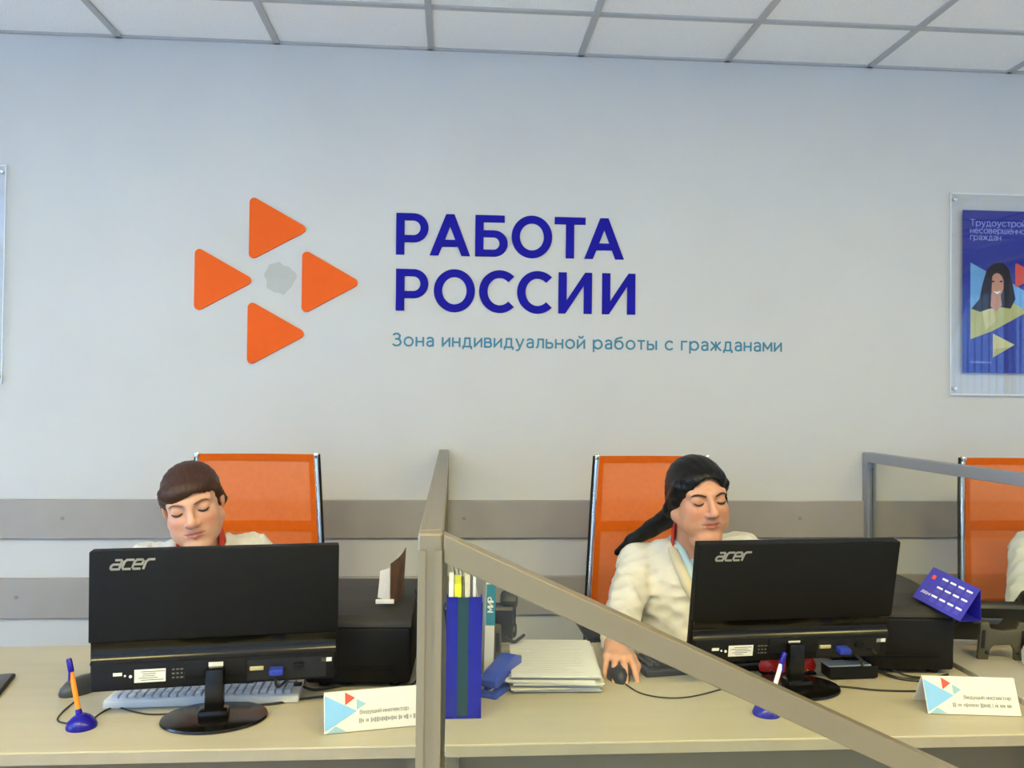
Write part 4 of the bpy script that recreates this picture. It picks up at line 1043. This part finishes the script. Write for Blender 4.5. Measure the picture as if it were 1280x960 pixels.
def arm(S_, sh, el, wr, r=(.048, .040, .031)):
    S_.add(s_cone(sh, el, r[0], r[1]), .02); S_.add(s_cone(el, wr, r[1], r[2]), .015)
def hand(S_, wr, fwd, thumb, up, pose, sc=1.):
    """palm, four unequal bent fingers and a thumb leaving the side of the palm; thumb = direction of the thumb side"""
    wr = np.array(wr); f, t, u = [np.array(Vector(q).normalized()) for q in (fwd, thumb, up)]
    W = lambda x, y, z: wr+(t*x+f*y+u*z)*sc
    S_.add(s_cone(W(0, -.01, 0), W(0, .028, .004), .026*sc, .022*sc), .014)
    for x0, x1 in ((-.024, -.030), (-.008, -.010), (.009, .011), (.024, .028)):
        S_.add(s_cone(W(x0*.7, .022, .002), W(x1, .082-.010*abs(x1-.008)/.03, .008), .0150*sc, .0115*sc), .010)
    for k, (x, ln, r) in enumerate(((-.030, .058, .0074), (-.010, .072, .0084), (.011, .078, .0087), (.028, .068, .0084))):
        sp, b1, b2 = pose[k]; y0 = .082-.010*abs(x-.008)/.03; p = np.array((x, y0, .006)); a = 0.; pr_ = p
        for frac, bend, rr in ((.44, b1, r*1.06), (.31, b2, r*.98), (.25, b2*.6, r*.88)):
            a += math.radians(bend); d = np.array((math.sin(math.radians(sp))*math.cos(a), math.cos(math.radians(sp))*math.cos(a), -math.sin(a)))
            nx = pr_+d*ln*frac; S_.add(s_cone(W(*pr_), W(*nx), rr*sc, rr*.93*sc), .0035); pr_ = nx
    th = pose[4]; q = [(.020, .012, -.004), (.038, .038, -.008), (.044+th[0], .064, -.014+th[1]), (.040+th[0]*1.2, .086, -.020+th[1]*1.4)]
    for (p, n_), (ra, rb) in zip(zip(q, q[1:]), ((.0150, .0125), (.0115, .0102), (.0100, .0082))): S_.add(s_cone(W(*p), W(*n_), ra*sc, rb*sc), .006)

M_skin = mat('skin', '#d39a7e', .5, var=.05, scale=50, sss=.12, vcol=True, spec=.35)
M_blz = mat('blazer_cloth', '#dcd8ce', .8, var=.03, scale=40, bump=.25, bscale=350)
M_trs = mat('trouser_cloth', '#23242c', .85, var=.08)
M_redc = mat('red_cloth', '#cf3423', .6, var=.06)
M_sky = mat('sky_cloth', '#b9d6e2', .55, var=.04)
M_lapel = mat('lapel_cloth', '#dacfb0', .8, var=.03, scale=40, bump=.2, bscale=350)
M_hbrown = mat('hair_brown', '#3c2011', .5, var=.45, scale=1., stretch=(160, 160, 14), bump=.9, bscale=1.0, spec=.4)
M_hblack = mat('hair_black', '#080607', .42, var=.4, scale=1., stretch=(160, 160, 14), bump=.9, bscale=1.0, spec=.3)
M_lash = mat('lash_dark', '#2c1a14', .7)
def wrinkle(amp, seed):
    r = np.random.RandomState(seed); K = r.normal(0, 1, (6, 3))*np.array((48, 48, 30)); ph = r.uniform(0, 6.3, 6)
    return lambda P: amp*sum(np.abs(np.sin(P@K[i].astype(np.float32)+ph[i]+.8*np.sin(P@K[i-1].astype(np.float32)*.5))) for i in range(6))/3.-amp

def person(cfg):
    hd = cfg['head']; base = Vector(cfg['base']); wide = cfg.get('wide', 1.); h = cfg.get('h', .0037)
    nb = np.array(cfg['neck']); ch = np.array(cfg['chest']); hp = np.array(cfg['hips'])
    shR, shL = np.array(cfg['shR']), np.array(cfg['shL'])
    side = (shL-shR)/np.linalg.norm(shL-shR)
    Rt = np.stack([side, np.cross((0, 0, 1), side), (0, 0, 1)], 1)
    # ---- body: one skin from head to feet
    S_ = Solid(); hd.face(S_); nfix = len(S_.it)
    S_.add(s_cone(hd.w(0, -.028, -.045), nb, .050*hd.k, .056), .022)
    S_.add(s_ell(ch, (.150*wide, .098*wide, .17), Rt), .03); S_.add(s_cone(ch-A3(0, 0, .10), hp, .115*wide, .130*wide), .03)
    S_.add(s_cone(shR*.92+shL*.08-A3(0, 0, .008), shR*.08+shL*.92-A3(0, 0, .008), .050, .050), .03)
    S_.add(s_cone(nb, nb-A3(0, 0, .06), .058, .075), .03)
    for sgn, sh in ((-1, shR), (1, shL)):
        e, w_ = np.array(cfg['el'+'RL'[sgn > 0]]), np.array(cfg['wr'+'RL'[sgn > 0]]); arm(S_, sh, e, w_)
        hip = hp+side*sgn*.095; kn = hip+A3(.02*sgn, -.40, .0); an = A3(kn[0], kn[1]+.05, .09)
        S_.add(s_cone(hip, kn, .085*wide, .056), .03); S_.add(s_cone(kn, an, .054, .036), .02)
        S_.add(s_cone(an-A3(0, -.02, .045), an-A3(0, .15, .055), .036, .026), .015)
        hcfg = cfg['hand'+'RL'[sgn > 0]]; hand(S_, w_, *hcfg)
    pts = np.array([nb, ch, hp, shR, shL, cfg['elR'], cfg['elL'], cfg['wrR'], cfg['wrL']])
    lo = pts.min(0)-A3(.17, .24, 0); hi = pts.max(0)+A3(.17, .20, 0); lo[2] = 0; lo[1] = min(lo[1], hp[1]-.65); hi[2] = hd.t[2]+.16
    V, F = nets(S_, lo, hi, h)
    o = np_mesh('person', V, F, M_skin, None, hd.tint(V, cfg['skin'], cfg['lip'], cfg['flush']), base); o.location = base
    o['label'] = cfg['label']; o['category'] = 'person'
    # ---- face details lying on the skin
    fs = Solid(); fs.it = S_.it[:nfix]
    for x in (-1, 1):
        for nm, pts_, rad, m in (('eyelash', [(x*.019, -.0035), (x*.0255, -.0065), (x*.0325, -.0080), (x*.0405, -.0068), (x*.047, -.0025)], [.0012, .0025, .0029, .0026, .0013], M_lash),
                                 ('eyebrow', [(x*.014, .0150), (x*.023, .0180), (x*.034, .0200), (x*.044, .0185), (x*.051, .0140)], [.0018, .0030, .0030, .0024, .0012], cfg['brow'])):
            b = MB(); b.tube([p-base for p in feature(hd, fs, pts_, rad, .0006)], rad, 8, smooth=4); b.build(nm, m, o)
    # ---- hair
    hs = Solid(); cfg['hair'](hs, hd)
    hl = hd.t-A3(.30, .22, .26); hh = hd.t+A3(.22, .30, .18)
    st_ = cfg.get('strand', 30)
    def strand(P):
        p = hd.loc(P); an = np.arctan2(p[..., 0], p[..., 2]+.02)
        return .0006*np.sin(an*st_+9*p[..., 1]*6)+.0005*np.sin(an*st_*2.3+p[..., 1]*40)
    V, F = nets(hs, hl, hh, .0036, strand); np_mesh('hair', V, F, cfg['hairm'], o, None, base)
    # ---- blazer
    B_ = Solid(); gl = .010
    B_.add(s_ell(ch, (.150*wide+gl, .098*wide+gl, .17+gl), Rt), .03); B_.add(s_cone(ch-A3(0, 0, .10), hp-A3(0, 0, -.02), .115*wide+gl, .130*wide+gl+.006), .03)
    B_.add(s_cone(shR*.94+shL*.06-A3(0, 0, .006), shR*.06+shL*.94-A3(0, 0, .006), .060, .060), .035)
    B_.add(s_cone(nb-A3(0, 0, .015), nb-A3(0, 0, .06), .070, .088), .03)
    for s_ in 'RL':
        sh, e, w_ = np.array(cfg['sh'+s_]), np.array(cfg['el'+s_]), np.array(cfg['wr'+s_]); cu = e+(w_-e)*.86
        B_.add(s_cone(nb-A3(0, 0, .010), sh+A3(0, 0, -.002), .058, .058), .03)
        B_.add(s_cone(sh, e, .063, .056), .025); B_.add(s_cone(e, cu, .055, .044), .022)
        d_ = (w_-e)/np.linalg.norm(w_-e)
        B_.sub(s_cone(cu+d_*.028, w_+d_*.06, .036, .036), .004)
        B_.sub(s_cone(cu+d_*.075, w_+d_*.10, .056, .056), .006)
    fw = np.array(cfg['front'])                               # horizontal direction the chest faces
    v0 = nb+A3(0, 0, .035); v1 = nb+fw*.065-A3(0, 0, .01); v2 = ch+fw*(.098*wide+.03)+A3(0, 0, -.01)
    B_.sub(s_cone(v0, v1, .068, .070), .006); B_.sub(s_cone(v1, v2, .066, .010), .006)
    lo2 = lo.copy(); lo2[2] = hp[2]-.20
    V, F = nets(B_, lo2, hi, .0052, wrinkle(.0100, cfg['seed'])); bz = np_mesh('blazer', V, F, M_blz, o, None, base)
    # chest line walker: outermost surface of the blazer going from inside along a direction
    BB = Solid(); BB.it = [q for q in B_.it if q[2] == 1]
    def onchest(p, off):
        p = np.array(p, np.float32)
        for _ in range(80):
            d = float(BB.ev(p[None])[0])
            if abs(d-off) < .0006: break
            p = p+fw.astype(np.float32)*(off-d)*.6
        return Vector(p)-base
    sd = np.cross(fw, (0, 0, 1)); sd = sd/np.linalg.norm(sd)
    for s_ in (-1, 1):
        lap = [onchest(nb+sd*s_*.086-fw*.02+A3(0, 0, .005), .003), onchest(nb+sd*s_*.082+fw*.03-A3(0, 0, .02), .004), onchest((v1+v2)/2+sd*s_*.060-fw*.02, .004), onchest(v2+sd*s_*.014-A3(0, 0, .015)-fw*.02, .004)]
        MB().tube(lap, [.010, .016, .017, .008], 10, smooth=5).build('lapel', M_lapel, bz)
        sc = [Vector(nb+sd*s_*.058-fw*.03+A3(0, 0, .028))-base, Vector(nb+sd*s_*.060+fw*.03+A3(0, 0, .004))-base, Vector((v1*.6+v2*.4)+sd*s_*.040-fw*.012)-base, Vector(v2+sd*s_*.006-fw*.02)-base]
        if cfg.get('scarf'): MB().tube(sc, [.011, .013, .013, .008], 10, smooth=5).build('scarf', M_sky, o)
    # red collar standing round the neck, open at the front
    C_ = Solid(); nk = hd.w(0, -.028, -.055); C_.add(s_cone(nb-A3(0, 0, .035), nb+(nk-nb)*.62, .077, .064), .01); C_.sub(s_cone(nb-A3(0, 0, .10), nb+(nk-nb)*1.4, .0665, .0525), .003)
    C_.sub(s_cone(nb+fw*.085+A3(0, 0, .09), nb+fw*.075-A3(0, 0, .05), .050, .018), .004)
    V, F = nets(C_, nb-.14, nb+.14, .0035); np_mesh('collar', V, F, M_redc, o, None, base)
    MB().tube([Vector(v1-fw*.012-A3(0, 0, .02))-base, Vector((v1+v2)/2-fw*.018)-base, Vector(v2-fw*.02-A3(0, 0, .02))-base], [.045, .036, .012], 12, smooth=4).build('blouse', M_sky if cfg.get('scarf') else M_blz, o)
    # trousers
    T_ = Solid()
    for sgn in (-1, 1):
        hip = hp+side*sgn*.095; kn = hip+A3(.02*sgn, -.40, .0); an = A3(kn[0], kn[1]+.05, .12)
        T_.add(s_cone(hip, kn, .085*wide+.010, .068), .03); T_.add(s_cone(kn, an, .066, .056), .02)
    T_.add(s_cone(hp-side*.06, hp+side*.06, .136*wide, .136*wide), .03)
    lo3 = lo.copy(); hi3 = hi.copy(); hi3[2] = hp[2]+.10
    V, F = nets(T_, lo3, hi3, .009); np_mesh('trousers', V, F, M_trs, o, None, base)
    for sgn in (-1, 1):
        hip = hp+side*sgn*.095; kn = hip+A3(.02*sgn, -.40, .0); b = Vector((kn[0], kn[1]-.02, .003))-base
        MB().prism([(-.14, 0), (.11, 0), (.11, .075), (.03, .085), (-.06, .055), (-.14, .035)], 'x', -.042, .042, .012, c=b).build('shoe', M_castor, o)
    return o

RELAX = [(-6, 22, 30), (-2, 20, 28), (2, 20, 28), (6, 22, 28), (.0, .0)]
ONMOUSE = [(-12, 30, 26), (-6, 16, 22), (0, 14, 22), (14, 16, 24), (.004, -.004)]
NX = (0, -1, 0)
# --- brown-haired clerk behind the first monitor
def shape(fn): return lambda P: fn(P[..., 0], P[..., 1], P[..., 2])
def hair_brown(S_, h):
    S_.add(h.L(s_ell((0, -.020, .033), (.0785, .100, .077))))
    S_.add(h.L(s_ell((0, -.058, .0), (.070, .062, .072))), .02)
    for x in (-1, 1): S_.add(h.L(s_cone((x*.066, .018, .032), (x*.070, -.042, -.018), .015, .018)), .014)
    # swept fringe: low over the right brow, higher towards the left temple
    S_.add(h.L(s_ell((.012, .048, .048), (.064, .043, .034))), .016)
    S_.sub(h.L(shape(lambda x, y, z: np.maximum(np.maximum(z-(.036-.36*x-3.*np.maximum(-x-.02, 0)**1.0*.25), .030-y), np.abs(x)-.0665))), .005)
    S_.sub(h.L(shape(lambda x, y, z: np.maximum(z+.030+.25*(y), .008-y))), .010)
    S_.sub(h.L(shape(lambda x, y, z: np.maximum(z+.055, -.060-y))), .012)
    S_.add(h.L(s_ell((0, -.128, .0), (.032, .030, .036))), .012)
    S_.add(h.L(s_cone((0, -.145, -.005), (0, -.150, -.10), .024, .010)), .012)
hd1 = Head(aty(237.5, 638, 2.37), 13, 8, 12, 1.05, .1)
person(dict(head=hd1, base=(-.70, 2.66, 0), neck=aty(254, 684, 2.565), chest=aty(254, 755, 2.60), hips=(-.70, 2.70, .615), shR=aty(183, 706, 2.60), shL=aty(318, 693, 2.60),
    elR=aty(141, 778, 2.45), elL=aty(360, 790, 2.42), wrR=(-.76, 2.22, .792), wrL=(-.52, 2.22, .792), front=np.array((0, -1., 0)), wide=.95, seed=3,
    handR=(NX, (1, 0, 0), (0, 0, 1), RELAX), handL=((-.1, -1, 0), (-1, 0, 0), (0, 0, 1), RELAX), skin='#dba78c', lip='#b9605a', flush='#d5846c', brow=mat('brow_brown', '#7d5540', .7), hair=hair_brown, hairm=M_hbrown,
    label='person with brown tied back hair in a white blazer and red collar looking down', strand=36))
# --- black-haired clerk with her hand on the mouse
def hair_black(S_, h):
    S_.add(h.L(s_ell((0, -.020, .034), (.080, .102, .080))))
    S_.add(h.L(s_ell((0, -.058, -.012), (.074, .066, .085))), .02)
    for x in (-1, 1): S_.add(h.L(s_cone((x*.067, .024, .034), (x*.068, -.046, -.045), .017, .022)), .016)
    S_.add(h.L(s_ell((0, .035, .055), (.066, .052, .036))), .014)
    S_.sub(h.L(shape(lambda x, y, z: np.maximum((np.sqrt((x/.0635)**2+((z+.06)/.124)**2)-1)*.0635, .018-y))), .005)
    S_.sub(h.L(shape(lambda x, y, z: np.maximum(z+.030+.55*y, -.030-y))), .012)
    # locks swept back over the temples, a loose strand by the left cheek
    S_.add(h.L(s_cone((.056, .050, .034), (.071, .012, -.012), .010, .012)), .014); S_.add(h.L(s_cone((.071, .012, -.012), (.068, -.040, -.050), .012, .016)), .014)
    S_.add(h.L(s_cone((-.060, .046, .020), (-.071, .034, -.030), .006, .004)), .006); S_.add(h.L(s_cone((-.071, .034, -.030), (-.070, .030, -.085), .004, .0018)), .004)
    q = [aty(846, 640, 2.56), aty(815, 660, 2.62), aty(790, 676, 2.66), aty(772, 690, 2.70)]
    for (a_, b_), (r0, r1) in zip(zip(q, q[1:]), ((.036, .026), (.026, .020), (.020, .012))): S_.add(s_cone(a_, b_, r0, r1), .015)
hd2 = Head(aty(888, 627, 2.39), 7, 5, 4, 1.06, .8)
person(dict(head=hd2, base=(.75, 2.66, 0), neck=aty(866, 684, 2.585), chest=aty(858, 755, 2.60), hips=(.745, 2.69, .63), shR=aty(797, 704, 2.63), shL=aty(930, 691, 2.62),
    elR=aty(774, 783, 2.43), elL=aty(958, 785, 2.44), wrR=(.437, 2.178, .795), wrL=(.82, 2.33, .808), front=np.array((.25, -.968, 0)), wide=1.16, seed=5,
    handR=((-.10, -1, -.12), (1, -.1, 0), (0, -.12, 1), ONMOUSE), handL=((-.25, -1, 0), (-1, .25, 0), (0, 0, 1), RELAX), skin='#d59c7c', lip='#b25f55', flush='#cf8266', brow=mat('brow_black', '#38221a', .7), hair=hair_black, hairm=M_hblack,
    label='person with long black hair in a white blazer, one hand on the mouse', scarf=True, strand=30))
# --- clerk behind the grey framed glass, mostly out of the picture
hd3 = Head((2.13, 2.39, 1.14), -10, 12, 0, 1.0, .2)
person(dict(head=hd3, base=(2.10, 2.66, 0), neck=(2.12, 2.585, 1.00), chest=(2.11, 2.60, .83), hips=(2.10, 2.70, .615), shR=(1.905, 2.62, .965), shL=(2.30, 2.62, .955),
    elR=aty(1281, 768, 2.45), elL=(2.40, 2.42, .80), wrR=(1.93, 2.22, .795), wrL=(2.25, 2.22, .795), front=np.array((0, -1., 0)), wide=1.0, seed=9, h=.0056,
    handR=(NX, (1, 0, 0), (0, 0, 1), RELAX), handL=(NX, (-1, 0, 0), (0, 0, 1), RELAX), skin='#d8a386', lip='#b9605a', flush='#d5846c', brow=MATS['brow_brown'], hair=hair_brown, hairm=M_hbrown,
    label='person in a white sleeve sitting behind the grey framed glass partition'))
desk(1.725, 3.0, 1.697, 2.405, 'cream office desk behind the grey framed glass partition')
